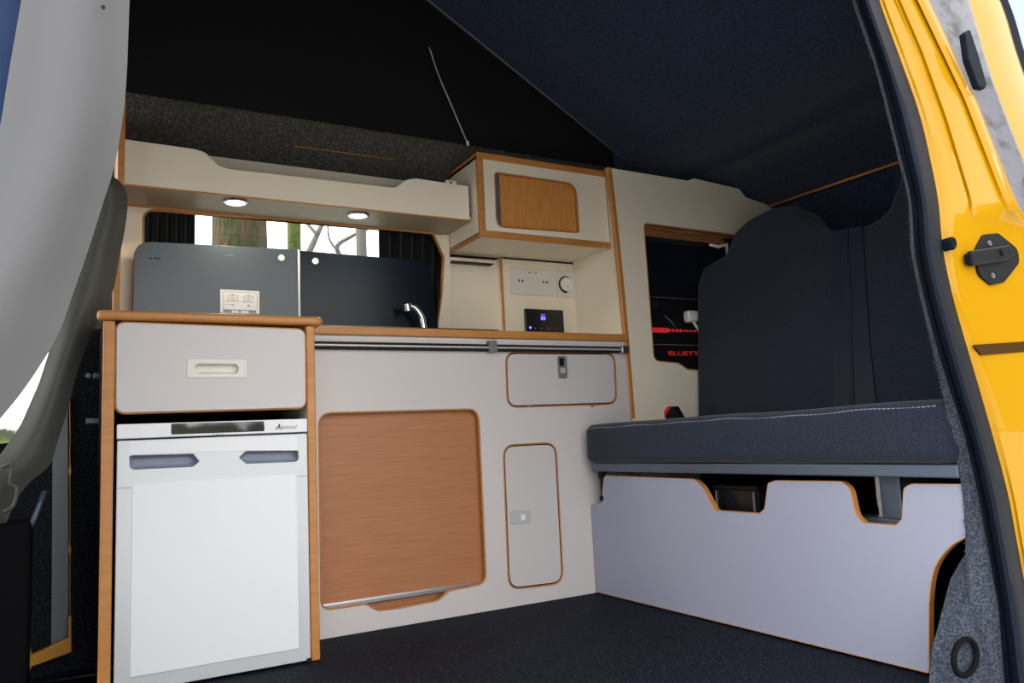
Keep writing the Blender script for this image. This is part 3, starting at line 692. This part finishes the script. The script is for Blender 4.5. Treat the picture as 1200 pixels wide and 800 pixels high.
# folding steel frame below the cushion
bm = bmesh.new(); box(bm, (1.565, -1.34, .416), (1.60, -.045, .4435), .003); obj('frame_rail', bm, 'dkalu', t)
bm = bmesh.new(); box(bm, (1.60, -1.34, .425), (2.10, -.05, .4435)); obj('seat_base', bm, 'void', t)
bm = bmesh.new(); box(bm, (1.605, -1.2, .012), (1.615, -.02, .30)); box(bm, (2.08, -1.33, .012), (2.10, -.02, .43)); obj('under_panel', bm, 'void', t)
bm = bmesh.new(); box(bm, (BX+.004, -.085, .31), (BX+.014, -.060, .42), .002); box(bm, (BX-.002, -.08, .405), (BX+.02, -.06, .42), .002); disc(bm, (BX+.003, -.072, .325), (-1, 0, 0), .010, .006, 14); disc(bm, (BX+.003, -.072, .40), (-1, 0, 0), .010, .006, 14); obj('hinge_bracket', bm, 'black', t)
# aluminium extrusion seen in the right-hand cut-out
a, b = P(1025, 560, 'X', 1.66), P(1035, 609, 'X', 1.66)
bm = bmesh.new(); ya, yb, z0_, z1_ = b.y, a.y, b.z, a.z+.02
prof = [(ya, z0_), (yb, z0_), (yb, z0_+.012), (ya+.009, z0_+.012), (ya+.009, z0_+.03), (yb, z0_+.03), (yb, z0_+.05), (ya+.012, z0_+.05), (ya+.012, z0_+.062), (yb, z0_+.062), (yb, z1_), (ya, z1_)]
plate(bm, prof, [], lambda u, v, w: (1.66+w, u, v), .35, .0005, 0, 0); tag(obj('slide_rail', bm, 'railm', t), 'aluminium slide rail')
bm = bmesh.new(); c = P(1056, 585, 'X', 1.655); box(bm, (1.655, c.y, z0_), (2.0, ya-.002, z1_), .003); obj('slide_support', bm, 'dkalu', t)
c0, c1 = P(1003, 602, 'X', 1.63), P(1040, 612, 'X', 1.63)
bm = bmesh.new(); box(bm, (1.63, c1.y-.06, c1.z-.01), (1.70, c0.y+.02, c1.z+.008), .003); obj('cross_tube', bm, 'dkalu', t)
# backrest on a reclined plane
B0, BN = (2.075, 0, .60), Vector((1, 0, -.2)).normalized()
bp = [PP(a, b, B0, BN) for a, b in ((817, 500), (816.5, 440), (816.5, 334), (823, 314), (838, 305), (850, 298), (860, 272), (876, 257), (903, 242.5), (932, 240), (944, 256), (962, 268), (980, 270), (1020, 262), (1040, 247), (1052, 215), (1059, 193), (1090, 190), (1130, 480), (1130, 510))]
up_v = Vector((.2, 0, 1)).normalized()
b2 = [(p_.y, (p_-Vector((2.075, 0, .6))).dot(up_v)) for p_ in bp]
b2[0] = (b2[0][0], -.04); b2[-1] = (-1.33, -.04); b2[-2] = (-1.33, .3); b2[-3] = (-1.25, b2[-4][1]+.01)
b2 = fillet(b2, [.0, .05, .05, .04, .03, .03, .04, .05, .08, .06, .05, .05, .04, .04, .04, .05, .05, .03, .06, .05, 0])
to_b = lambda u, v, w: tuple(Vector((2.075, u, .6)) + up_v*v + BN*(w-.0))
bm = plate(bmesh.new(), b2, [], to_b, .12, .014, 0, 0)
br = obj('backrest', bm, 'fabric', t, 50)
# two navy straps and a pleat line down the middle of the backrest
def band(pxs, nm, m, off):
    bm = bmesh.new(); ps_ = [PP(a, b, B0, BN) - BN*off for a, b in pxs]
    vs = [bm.verts.new(p_) for p_ in ps_]; vb = [bm.verts.new(p_+BN*.006) for p_ in ps_]
    bm.faces.new(vs); bm.faces.new(vb[::-1]); n = len(vs)
    for i in range(n): bm.faces.new((vs[i], vs[(i+1) % n], vb[(i+1) % n], vb[i]))
    return obj(nm, bm, m, br)
band([(976, 272), (995, 268), (994, 330), (998, 485), (977, 485), (977, 400)], 'strap', 'fabric2', .005)
band([(996, 268), (1012, 265), (1020, 400), (1029, 485), (1004, 485), (998, 330)], 'strap', 'fabric2', .005)
band([(994, 310), (996, 310), (1003, 485), (998.5, 485)], 'pleat', 'fabric', .0065)

bk = thing('belt_buckle', 'black seat belt buckle with red button at the back corner of the bench cushion', 'seat belt buckle', (1.93, -.09, .57))
bp_ = yz(1.95, (777, 496), (783.5, 476.3), (788, 476), (799, 496)); bm = xplate(1.95, bp_, [], .03, .003, mi_edge=0); obj('buckle_body', bm, 'black', bk)
bp_ = yz(1.944, (769, 496), (774.5, 496), (786.5, 476), (782, 476)); bm = xplate(1.944, bp_, [], .008, .001, mi_edge=0); obj('release_button', bm, 'red', bk)

sb = thing('storage_box', 'glossy black plastic box glimpsed in the left cut-out under the bench', 'box', (1.72, -.7, .25))
a, b = P(838, 571, 'X', 1.64), P(890, 603, 'X', 1.64)
bm = bmesh.new(); rows = []
for s, z in ((.88, b.z-.06), (1, a.z), ):
    yc, hy = (a.y+b.y)/2, (a.y-b.y)/2*s
    rows.append([(1.64+.01*(1-s)*5, yc+hy, z), (1.64+.01*(1-s)*5, yc-hy, z), (1.86, yc-hy, z), (1.86, yc+hy, z)])
loft(bm, rows, True, 0, True); bmesh.ops.bevel(bm, geom=bm.edges[:], offset=.006, segments=2, affect='EDGES'); obj('tub', bm, 'hob', sb)
bm = bmesh.new(); box(bm, (1.632, b.y-.004, a.z-.004), (1.868, a.y+.004, a.z+.008), .003); obj('rim', bm, 'black', sb)
for yy in (a.y-.006, b.y+.012):
    bm = bmesh.new(); box(bm, (1.634, yy-.002, b.z-.02), (1.64, yy+.002, a.z-.008), .001); obj('rib', bm, 'latch', sb)

# ================================================================== NEAR SIDE: DOOR PILLAR, SEAL, LINING
SYN = -1.37
def tumble(y): return .085*max(0, 262-y)/262          # the upper body leans inwards above the waist line
sealL = [(990, -60), (1004, 0), (1032, 85), (1056, 180), (1069, 235), (1074, 300), (1092, 380), (1112, 450), (1128, 500), (1145, 570), (1158, 640), (1170, 717), (1178, 800), (1184, 860)]
sealR = [(1015, -60), (1032, 0), (1058, 72), (1080, 135), (1095, 200), (1102, 240), (1107, 292), (1118, 345), (1131, 392), (1154, 470), (1181, 569), (1192, 625), (1206, 700), (1224, 800), (1232, 860)]
fuzz = [(980, -60), (996, 0), (1022, 75), (1050, 180), (1063, 230), (1067, 300), (1082, 370), (1102, 460), (1122, 545), (1132, 620), (1134, 700), (1146, 760), (1150, 800), (1155, 860)]
def at_rows(line, n=90, y0=-60, y1=860):
    tab = [(b, a) for a, b in line]
    return [(lerp_tab(tab, y0+(y1-y0)*i/n), y0+(y1-y0)*i/n) for i in range(n+1)]
def smooth_px(line):
    return [(v.x, v.y) for v in smooth_line([(a, b, 0) for a, b in line], 8)]
RL, RR_, RF = at_rows(smooth_px(sealL)), at_rows(smooth_px(sealR)), at_rows(smooth_px(fuzz))
# the painted pillar surface: stations across it, each at its own depth
bm = bmesh.new(); secs = []
def ridge(y): return lerp_tab([(-60, 1052), (0, 1081), (115, 1136), (220, 1177), (250, 1190), (275, 1215), (300, 1225), (860, 1260)], y)
def flute(y): return lerp_tab([(-60, 1030), (0, 1052), (60, 1078), (140, 1107), (235, 1136), (300, 1150), (860, 1225)], y)
for (xr, y) in RR_:
    rdg = max(ridge(y), xr+25); fl = flute(y) if y < 235 else lerp_tab([(235, 1136), (330, xr+.4*(rdg-xr)), (900, xr+.4*(rdg-xr))], y); fl = min(max(fl, xr+8), rdg-12)
    hill = 1 if y < 235 else max(0, 1-(y-235)/35)
    st_ = [(xr-14, SYN+.05), (xr-4, SYN), (xr+2, SYN-.004)]
    for u in (.2, .5, .8): st_.append((xr+(fl-xr)*u, SYN-.006-.012*u))
    st_ += [(fl-3, SYN-.018), (fl, SYN-.018+.006*hill), (fl+3, SYN-.019)]
    for u in (.25, .55, .8): st_.append((fl+(rdg-fl)*u, SYN-.02-.010*u))
    st_ += [(rdg-6, SYN-.034*hill-.030*(1-hill)), (rdg, SYN-.040*hill-.030*(1-hill)), (rdg+6, SYN-.036*hill-.03*(1-hill))]
    if hill > .5: st_ += [(rdg+9, SYN-.01), (rdg+14, SYN+.05), (rdg+60, SYN+.07), (rdg+120, SYN+.08)]
    else: st_ += [(rdg+12, SYN-.032), (rdg+40, SYN-.034), (rdg+110, SYN-.036), (rdg+180, SYN-.038)]
    st_ = st_[:3] + [(a, d*hill + (1-hill)*(SYN-.008-.00005*max(0, a-xr))) for a, d in st_[3:]] if hill <= .5 else st_
    secs.append([P(a, y, 'Y', d+tumble(y)) for a, d in st_])
loft(bm, secs); st('wall_near', bm, 'yellow', 40)
# fixed frame of the opening above and outside the picture
bm = bmesh.new(); box(bm, (-.2, -1.30, 1.54), (1.9, -1.26, 1.75)); box(bm, (1.75, -1.365, -.05), (2.65, -1.352, .95)); plate(bm, [(1.75, .95), (2.65, .95), (2.65, 1.75), (1.75, 1.75)], [], lambda u, v, w: (u, -1.352+(v-.95)*.19-w, v), .012, 0, 0, 0); st('wall_near_upper', bm, 'carpetn')
# slot of the sliding rail
q = [P(a, b, 'Y', SYN-.0125) for a, b in ((1141, 404), (1215, 399), (1215, 411), (1150, 416))]
bm = bmesh.new(); rows = [[q[0]+Vector((0, .0, 0)), q[1], q[2], q[3]], [v+Vector((0, -.002, 0)) for v in q]]
s_ = fillet([(p_.x, p_.z) for p_ in q], .004); bm = yplate(SYN-.0125, s_, [], .004, 0); st('trim_3', bm, ['slot', 'slot'])
# rubber seal: D section along the opening
bm = bmesh.new(); secs = []
for (xl, y), (xr, _) in zip(RL, RR_):
    w_ = xr-xl; S_ = []
    for u, d in ((-.05, .03), (.0, -.002), (.08, -.010), (.16, -.010), (.24, -.023), (.36, -.035), (.5, -.040), (.63, -.036), (.74, -.027), (.84, -.015), (.92, -.005), (.98, .004), (1.03, .03)):
        S_.append(P(xl+w_*u, y, 'Y', SYN+d+tumble(y)))
    secs.append(S_)
loft(bm, secs, True, 0, True); tag(obj('door_seal', bm, 'rubber', None, 50), 'long black rubber door seal running down beside the yellow pillar', 'door seal')
# frayed grey carpet edge inside the seal
bm = bmesh.new(); secs = []; tips = []
for (xf, y), (xl, _) in zip(RF, RL):
    xr_ = xl+3; wob = 2.2*noise.noise((y*.05, 0, 2))
    c0_, c1_ = P(xf+wob+lerp_tab([(-60, 7), (330, 7), (560, 3), (860, 2)], y), y, 'Y', SYN+.028+tumble(y)), P(xr_, y, 'Y', SYN+.012+tumble(y)); S_ = []
    hw = (c1_-c0_)*.5; mid = (c0_+c1_)*.5
    for j in range(10):
        a = 2*PI*j/10; q_ = mid+hw*math.cos(a)+Vector((0, -.5*hw.length-.006, 0))*math.sin(a); S_.append(q_)
    secs.append(S_)
loft(bm, secs, True, 0, True)
def fibre(bm, p, d, l, w):
    d = d.normalized(); s = d.orthogonal().normalized()*w
    a = bm.verts.new(p-s); b = bm.verts.new(p+s); c = bm.verts.new(p+d*l); bm.faces.new((a, b, c))
def rnd(): return Vector((random.uniform(-1, 1), random.uniform(-1, 1), random.uniform(-1, 1)))
for A, B in zip(secs, secs[1:]):
    for _ in range(46):
        j = random.randrange(10); u = random.random(); v = random.random()
        p = A[j].lerp(A[(j+1) % 10], u).lerp(B[j].lerp(B[(j+1) % 10], u), v); c = sum(A, Vector())/10
        fibre(bm, p-(p-c).normalized()*.001, (p-c).normalized()+rnd()*.8, random.uniform(.004, .011), .001)
tag(obj('carpet_edging', bm, 'pile', None, None), 'frayed grey carpet edging tucked along the inside of the black seal', 'carpet edging')
# carpet-covered wheel arch at the near end of the bench
out = [(1092, 870), (1089, 800), (1091, 765), (1099, 735), (1108, 700), (1113, 680), (1124, 660), (1136, 642), (1142, 630)]
bm = bmesh.new(); secs = []; N_ = 26
for i in range(N_+1):
    y = 870 - (870-632)*i/N_; xa = lerp_tab(sorted((b, a) for a, b in out), y); xb = lerp_tab([(b, a) for a, b in RL], y)+6
    S_ = []
    for j in range(13):
        u = j/12; d = -1.30 - .028*math.sin(u*PI*.85) - .03*u + .006*noise.noise((u*4, y*.03, 3))
        S_.append(P(xa+(xb-xa)*u, y, 'Y', d))
    S_ = [P(xa+2, y, 'Y', -1.25)] + S_
    secs.append(S_)
loft(bm, secs)
for A, B in zip(secs, secs[1:]):
    for _ in range(170):
        j = random.randrange(1, len(A)-1); u = random.random(); v = random.random()
        p = A[j].lerp(A[j+1], u).lerp(B[j].lerp(B[j+1], u), v)
        fibre(bm, p+Vector((0, .001, 0)), Vector((-.3, -1, .1))+rnd()*.8, random.uniform(.004, .010), .001)
tag(obj('carpet_lining', bm, 'pile'), 'thick grey carpet over the wheel arch at the near foot of the bench', 'carpet')
rg = [P(1131+13.5*math.cos(a), 770+21*math.sin(a)-3*math.cos(a), 'Y', -1.352) for a in [2*PI*i/28 for i in range(28)]]
bm = tube(bmesh.new(), rg, .0055, 10, True); tag(obj('lashing_ring', bm, 'void'), 'black ring set in the grey carpet at the lower right', 'ring')

# black hinge bracket on the pillar
c = P(1163, 304, 'Y', SYN-.034); HY = SYN-.0115
t = thing('door_bracket', 'black bolted bracket on the yellow door pillar', 'bracket', (c.x, HY, c.z-.03))
ho = fillet([(p_.x, p_.z) for p_ in (P(a, b, 'Y', HY) for a, b in ((1151, 275), (1168, 273.5), (1191, 292), (1193, 308), (1175, 331), (1160, 334.5), (1145, 322), (1142, 292)))], .022)
obj('base_plate', yplate(HY-.004, ho, [], .006, .001), ['black', 'black'], t)
ar = fillet([(p_.x, p_.z) for p_ in (P(a, b, 'Y', HY-.01) for a, b in ((1136, 294), (1182, 287), (1188, 300), (1176, 306), (1137, 312)))], .008)
obj('arm', yplate(HY-.014, ar, [], .010, .003), ['black', 'black'], t)
bm = bmesh.new(); c2 = P(1136.5, 303, 'Y', HY-.012); box(bm, (c2.x-.004, HY-.018, c2.z-.011), (c2.x+.006, HY-.002, c2.z+.011), .002); obj('roller', bm, 'rubber', t)
c2 = P(1174, 295, 'Y', HY-.014); obj('pivot_pin', disc(bmesh.new(), (c2.x, HY-.013, c2.z), (0, -1, 0), .0085, .006, 20, 0, .0075), 'black', t, 40)
for px, py in ((1159, 285), (1163, 323)):
    c2 = P(px, py, 'Y', HY-.004); bm = bmesh.new(); n = 18
    loft(bm, [[(c2.x+r*math.cos(2*PI*i/n), HY-d, c2.z+r*math.sin(2*PI*i/n)) for i in range(n)] for r, d in ((.0055, .003), (.0055, .0065), (.0045, .0072), (.003, .0062))], True); bm.faces.new([bm.verts.new((c2.x+.003*math.cos(2*PI*i/n), HY-.005, c2.z+.003*math.sin(2*PI*i/n))) for i in range(n)])
    obj('bolt', bm, 'latch', t, 40)
c = P(1112, 286, 'Y', SYN-.012)
bm = bmesh.new(); n = 20
loft(bm, [[(c.x+r*.85*math.cos(2*PI*i/n), SYN-d, c.z+r*1.2*math.sin(2*PI*i/n)) for i in range(n)] for r, d in ((.011, .0), (.0115, .020), (.009, .024), (.006, .021), (.002, .019))], True)
tag(obj('rubber_buffer', bm, 'rubber', None, 40), 'small round black rubber buffer on the pillar next to the seal', 'buffer')

# sliding door, pushed back outside the pillar
DY = -1.395
t = thing('sliding_door', 'edge of the open yellow sliding door at the top right corner', 'door', tuple(P(1190, 215, 'Y', DY)))
ed = [(1085, -90), (1126, 0), (1143, 60), (1156, 100), (1178, 158), (1203, 222), (1230, 290)]
bm = bmesh.new(); secs = []
for (a, y) in at_rows(smooth_px(ed), 40, -90, 290):
    wd = 46+(y/60)*2
    secs.append([P(a+x_, y, 'Y', DY+tumble(y)+d) for x_, d in ((4, .03), (0, .0), (1.5, -.004), (8, -.006), (25, -.007), (wd-4, -.006), (wd, .004))] + [P(a+wd, y, 'Y', DY+tumble(y)+.03)])
loft(bm, secs, True, 0, True); obj('door_edge', bm, 'yellow', t, 40)
bm = bmesh.new(); secs = []
for (a, y) in at_rows(smooth_px(ed), 30, -90, 290):
    wd = 46+(y/60)*2
    secs.append([P(a+wd-2, y, 'Y', DY+tumble(y)+.012), P(a+wd+9, y, 'Y', DY+tumble(y)+.004), P(a+wd+10, y, 'Y', DY+tumble(y)+.02), P(a+wd-2, y, 'Y', DY+tumble(y)+.025)])
loft(bm, secs, True, 0, True); obj('glass_seal', bm, 'rubber', t)
bm = bmesh.new(); secs = []
for (a, y) in at_rows(smooth_px(ed), 30, -90, 290):
    wd = 46+(y/60)*2
    secs.append([P(a+wd+5, y, 'Y', DY+tumble(y)+.010), P(a+wd+80, y, 'Y', DY+tumble(y)+.006), P(a+wd+80, y, 'Y', DY+tumble(y)+.014), P(a+wd+5, y, 'Y', DY+tumble(y)+.016)])
loft(bm, secs, True, 0, True); obj('door_glass', bm, 'tint', t)
# bright metal channel between pillar and door, with black rubber plug
bm = bmesh.new(); secs = []
for y in range(-60, 260, 8):
    a = ridge(y)+6; b = lerp_tab([(q_[1], q_[0]) for q_ in ed], y)+8
    T_ = SYN+tumble(y); secs.append([P(a, y, 'Y', T_-.018), P(a+(b-a)*.4, y, 'Y', T_-.024), P(max(b, a+3), y, 'Y', T_-.040), P(max(b, a+3)+4, y, 'Y', T_-.02), P(a, y, 'Y', T_)])
loft(bm, secs, True, 0, True); obj('metal_channel', bm, 'chan', t, 40)
ga = fillet([(p_.x, p_.z) for p_ in (P(a, b, 'Y', SYN+.0) for a, b in ((1128, 40), (1134, 35), (1143, 62), (1154, 100), (1152, 105), (1144, 103), (1132, 70)))], .006)
obj('rubber_plug', yplate(SYN-.006, ga, [], .014, .003), ['rubber', 'rubber'], t)

# ================================================================== CAB SIDE: PILLAR TRIMS AND LEFT END
def column(name, rows, yb, bulge, m, back):
    bm = bmesh.new(); secs = []
    for y, xa, xb in rows:
        S_ = []
        for j in range(15):
            u = j/14; S_.append(P(xa+(xb-xa)*u, y, 'Y', yb-bulge*math.sin(PI*u)**1.2))
        e0_, e1_ = S_[0], S_[-1]
        S_.append(Vector((e1_.x-.012, e1_.y+back*.5, e1_.z))); S_.append(Vector((e1_.x-.03, e1_.y+back, e1_.z)))
        S_.append(Vector((e0_.x+.02, e0_.y+back, e0_.z)))
        secs.append(S_)
    loft(bm, secs, True, 0, True); return st(name, bm, m, 60)
nr = [(v.x, v.y) for v in smooth_line([(160, -420, 0), (159, -240, 0), (157, -60, 0), (152, 0, 0), (147, 110, 0), (135, 190, 0), (121, 237, 0), (105, 288, 0), (87, 340, 0), (67, 394, 0), (34, 448, 0), (0, 491, 0), (-60, 560, 0)], 6)]
rows = [(y, lerp_tab([(-420, 50), (-60, 36), (0, 25), (80, 11), (150, 0), (300, -60), (560, -300)], y), x) for x, y in nr]
column('trim_4', rows, -1.33, .03, 'trim', .10)
rt = smooth_line([(128, 205, 0), (140, 212, 0), (149, 228, 0), (148, 258, 0), (141, 296, 0), (131, 346, 0), (112, 381, 0), (91, 435, 0), (81, 474, 0), (68, 516, 0), (58, 545, 0), (34, 566, 0), (16, 592, 0), (-2, 640, 0)], 4)
lt = [(205, 112), (250, 104), (300, 86), (345, 70), (397, 62), (450, 45), (500, 23), (533, 0), (560, -40), (640, -90)]
column('trim_5', [(v.y, lerp_tab(lt, v.y), v.x) for v in rt], -.06, .03, 'trimd', .08)
c = P(121, 9, 'Y', -1.358); tag(obj('trim_screw', disc(bmesh.new(), c, (0, -1, 0), .0022, .002, 12), 'ink', bpy.data.objects['trim_4']))
# folded belt webbing and lower moulding at the very left
bm = tube(bmesh.new(), smooth_line([P(a, b, 'Y', -.14) for a, b in ((2, 548), (14, 545), (12, 566), (20, 572), (16, 592), (4, 600))], 5), .004, 8); tag(obj('belt_webbing', bm, 'trimd'), 'loop of grey belt webbing at the left frame edge', 'seat belt')
# carpeted side below the cab pillar
bm = yplate(.125, [(-.9, -.02), (.092, -.02), (.092, .90), (-.025, .90), (-.035, .75), (-.06, .60), (-.9, .55)], [], .025, 0); st('wall_left', bm, ['darkcarpet', 'darkcarpet'])
bm = yplate(-1.30, [(-1.6, -.05), (-.14, -.05), (-.14, .78), (-.10, .84), (-.055, .95), (-.045, 1.75), (-1.6, 1.75)], [], .03, 0); st('wall_near_front', bm, ['navy', 'navy'])
q = xz(.11, (62, 470), (80, 465), (80.5, 751), (60, 757)); bm = yplate(.11, q, [], .012, .002); st('trim_6', bm, ['trimb', 'trimb'])
zs = [P(82+.8*noise.noise((i*.4, 0, 0)), 452+i*7.1, 'Y', .112) for i in range(43)]
bm = tube(bmesh.new(), zs, [.0012+(.003 if i % 13 == 1 else 0) for i in range(43)], 6); st('trim_7', bm, 'yellowd')
q = xz(.06, (37, 767), (80, 748), (80.5, 722), (83.5, 722), (84, 764), (37, 781), (32, 792), (29, 752), (32, 748)); bm = yplate(.06, q, [], .02, .002); st('trim_8', bm, ['yellowd', 'yellowd'])
bm = bmesh.new(); c0, c1 = P(-40, 618, 'Y', -.12), P(31, 800, 'Y', -.12); box(bm, (c0.x-.1, -.12, 0), (c1.x, .05, c0.z), .012, seg=3); tag(obj('seat_plinth', bm, 'void', None, 40), 'black cab seat plinth at the lower left edge', 'seat base')
bm = tube(bmesh.new(), [P(a, b, 'Y', -.05) for a, b in ((52, 575), (40, 608), (22, 640))], .007, 8); tag(obj('seat_lever', bm, 'dkalu'), 'thin dark lever leaning above the black seat plinth', 'lever')

bm = bmesh.new(); box(bm, (-1.6, -1.30, 1.60), (-.30, .46, 1.63)); box(bm, (-.30, .205, 1.60), (.06, .46, 1.63)); st('ceiling_cab_sunblock', bm, 'carpetn')  # unseen cab roof, added to keep the sun off the end panel
# cord hanging inside the pop-top canvas
bm = tube(bmesh.new(), smooth_line([P(a, b, 'Y', .15) for a, b in ((503, 55), (514, 88), (531, 128), (548, 168))], 6), .0022, 8)
cd = thing('canvas_cord', 'thin pale cord hanging in front of the black roof canvas', 'cord', tuple(P(548, 168, 'Y', .15)))
obj('cord', bm, 'latchl', cd)
bm = bmesh.new(); c = P(548, 168, 'Y', .15); disc(bm, c+Vector((0, 0, -.008)), (0, 0, 1), .005, .016, 12); obj('toggle', bm, 'white', cd)
# roof edge piping where canvas meets the raised roof
bm = tube(bmesh.new(), [(x, .19, lidz(x)-.004) for x in (.2, .8, 1.4, 2.03)], .003, 6); st('trim_9', bm, 'latch')
a, b = P(345, 171, 'Y', .25), P(462, 187, 'Y', .25)
bm = tube(bmesh.new(), [Vector((a.x, .249, a.z)), Vector((b.x, .249, b.z))], .0014, 6); st('trim_10', bm, 'yellowd')

# ================================================================== TREES OUTSIDE THE WINDOW
def tree(name, x, y, r, h, m, lab, group, branches=(), lean=0.):
    t = thing(name, lab, 'tree', (x, y, -.5), group)
    bm = bmesh.new(); secs = []
    for i in range(30):
        z = -.5+h*i/29; rr_ = r*(1.25-.35*i/29)*(1.3 if i < 2 else 1); S_ = []
        for j in range(40):
            a = 2*PI*j/40; k_ = 1+.10*noise.noise((math.cos(a)*2.2, math.sin(a)*2.2, z*1.1+x))+.06*noise.noise((math.cos(a)*7, math.sin(a)*7, z*2.6))
            S_.append((x+lean*(z+.5)+rr_*k_*math.cos(a), y+rr_*k_*math.sin(a), z))
        secs.append(S_)
    loft(bm, secs, True, 0, True); obj('trunk', bm, m, t, 180)
    for pts, r0 in branches:
        n = len(smooth_line(pts, 5)); obj('branch', tube(bmesh.new(), smooth_line(pts, 5), [r0*(1-.7*i/n) for i in range(n)], 8), m, t)
TYD = 3.2
a, b = P(247, 272, 'Y', TYD), P(312, 272, 'Y', TYD)
tree('tree', (a.x+b.x)/2, TYD, (b.x-a.x)/2*.88, 7, 'bark', 'thick mossy tree trunk outside the window on the left', None)
a, b = P(336, 275, 'Y', 2.6), P(352.5, 275, 'Y', 2.6)
tree('tree', (a.x+b.x)/2, 2.6, (b.x-a.x)/2*.85, 6, 'moss', 'slim bright green mossy trunk outside the middle of the window', None)
TB = 6.0
def B(*pts): return [P(a, b, 'Y', TB+.1*i) for i, (a, b) in enumerate(pts)]
x0 = P(424, 300, 'Y', TB).x
tree('tree', x0, TB, .055, 6.5, 'twig', 'bare thin tree with forked grey branches outside the window on the right', None,
     [(B((425, 330), (395, 293), (412, 277), (436, 266)), .035), (B((350, 320), (366, 287), (378, 262), (392, 240)), .045), (B((372, 275), (360, 262), (352, 250)), .025), (B((424, 290), (428, 262), (440, 240)), .03), (B((395, 293), (386, 280), (384, 262)), .02)])

# ================================================================== LIGHT
W = bpy.data.worlds.new('overcast sky'); SC.world = W; W.use_nodes = True; nt = W.node_tree
bg = nt.nodes['Background']; tc = nt.nodes.new('ShaderNodeTexCoord'); sep = nt.nodes.new('ShaderNodeSeparateXYZ')
nt.links.new(tc.outputs['Generated'], sep.inputs[0])
nz = nt.nodes.new('ShaderNodeTexNoise'); nz.inputs['Scale'].default_value = 32; nz.inputs['Detail'].default_value = 8
nt.links.new(tc.outputs['Generated'], nz.inputs['Vector'])
ma = nt.nodes.new('ShaderNodeMath'); ma.operation = 'MULTIPLY_ADD'; ma.inputs[1].default_value = -.055; nt.links.new(nz.outputs['Fac'], ma.inputs[0]); nt.links.new(sep.outputs['Z'], ma.inputs[2])
mr = nt.nodes.new('ShaderNodeMapRange'); mr.inputs['From Min'].default_value = .50; mr.inputs['From Max'].default_value = .72; mr.inputs['To Max'].default_value = -.30      # made-up taller trees to the rear, darkening the pillar's reflection
nt.links.new(sep.outputs['X'], mr.inputs['Value'])
sh_ = nt.nodes.new('ShaderNodeMath'); sh_.operation = 'ADD'; nt.links.new(ma.outputs[0], sh_.inputs[0]); nt.links.new(mr.outputs['Result'], sh_.inputs[1])
# below the horizon the shifted value stays negative: grass; between horizon and tree tops: dark foliage
rp = nt.nodes.new('ShaderNodeValToRGB'); nt.links.new(sh_.outputs[0], rp.inputs['Fac'])
el = rp.color_ramp.elements
el[0].position = 0; el[0].color = (.07, .085, .028, 1); el[1].position = 1; el[1].color = (.90, .94, 1, 1)
for pos, c in ((.002, (.03, .035, .02, 1)), (.009, (.05, .055, .045, 1)), (.016, (1, .99, .97, 1)), (.4, (.98, .98, 1, 1))):
    e_ = el.new(pos); e_.color = c
nt.links.new(rp.outputs['Color'], bg.inputs['Color']); bg.inputs['Strength'].default_value = 3.75

SL = bpy.data.lights.new('sun', 'SUN'); SL.energy = 5.6; SL.angle = math.radians(1.5); SL.color = (1, .94, .84)
so_ = bpy.data.objects.new('sun', SL); COL.objects.link(so_); so_.location = (-4, 2, 8)
so_.rotation_euler = Vector((.75, -.10, -.70)).to_track_quat('-Z', 'Y').to_euler()
SC.view_settings.view_transform = 'Standard'; SC.view_settings.look = 'None'; SC.view_settings.gamma = 1
SC.view_settings.use_curve_mapping = False; SC.view_settings.exposure = 0
SC.cycles.use_denoising = True; SC.cycles.max_bounces = 8; SC.cycles.sample_clamp_indirect = 8
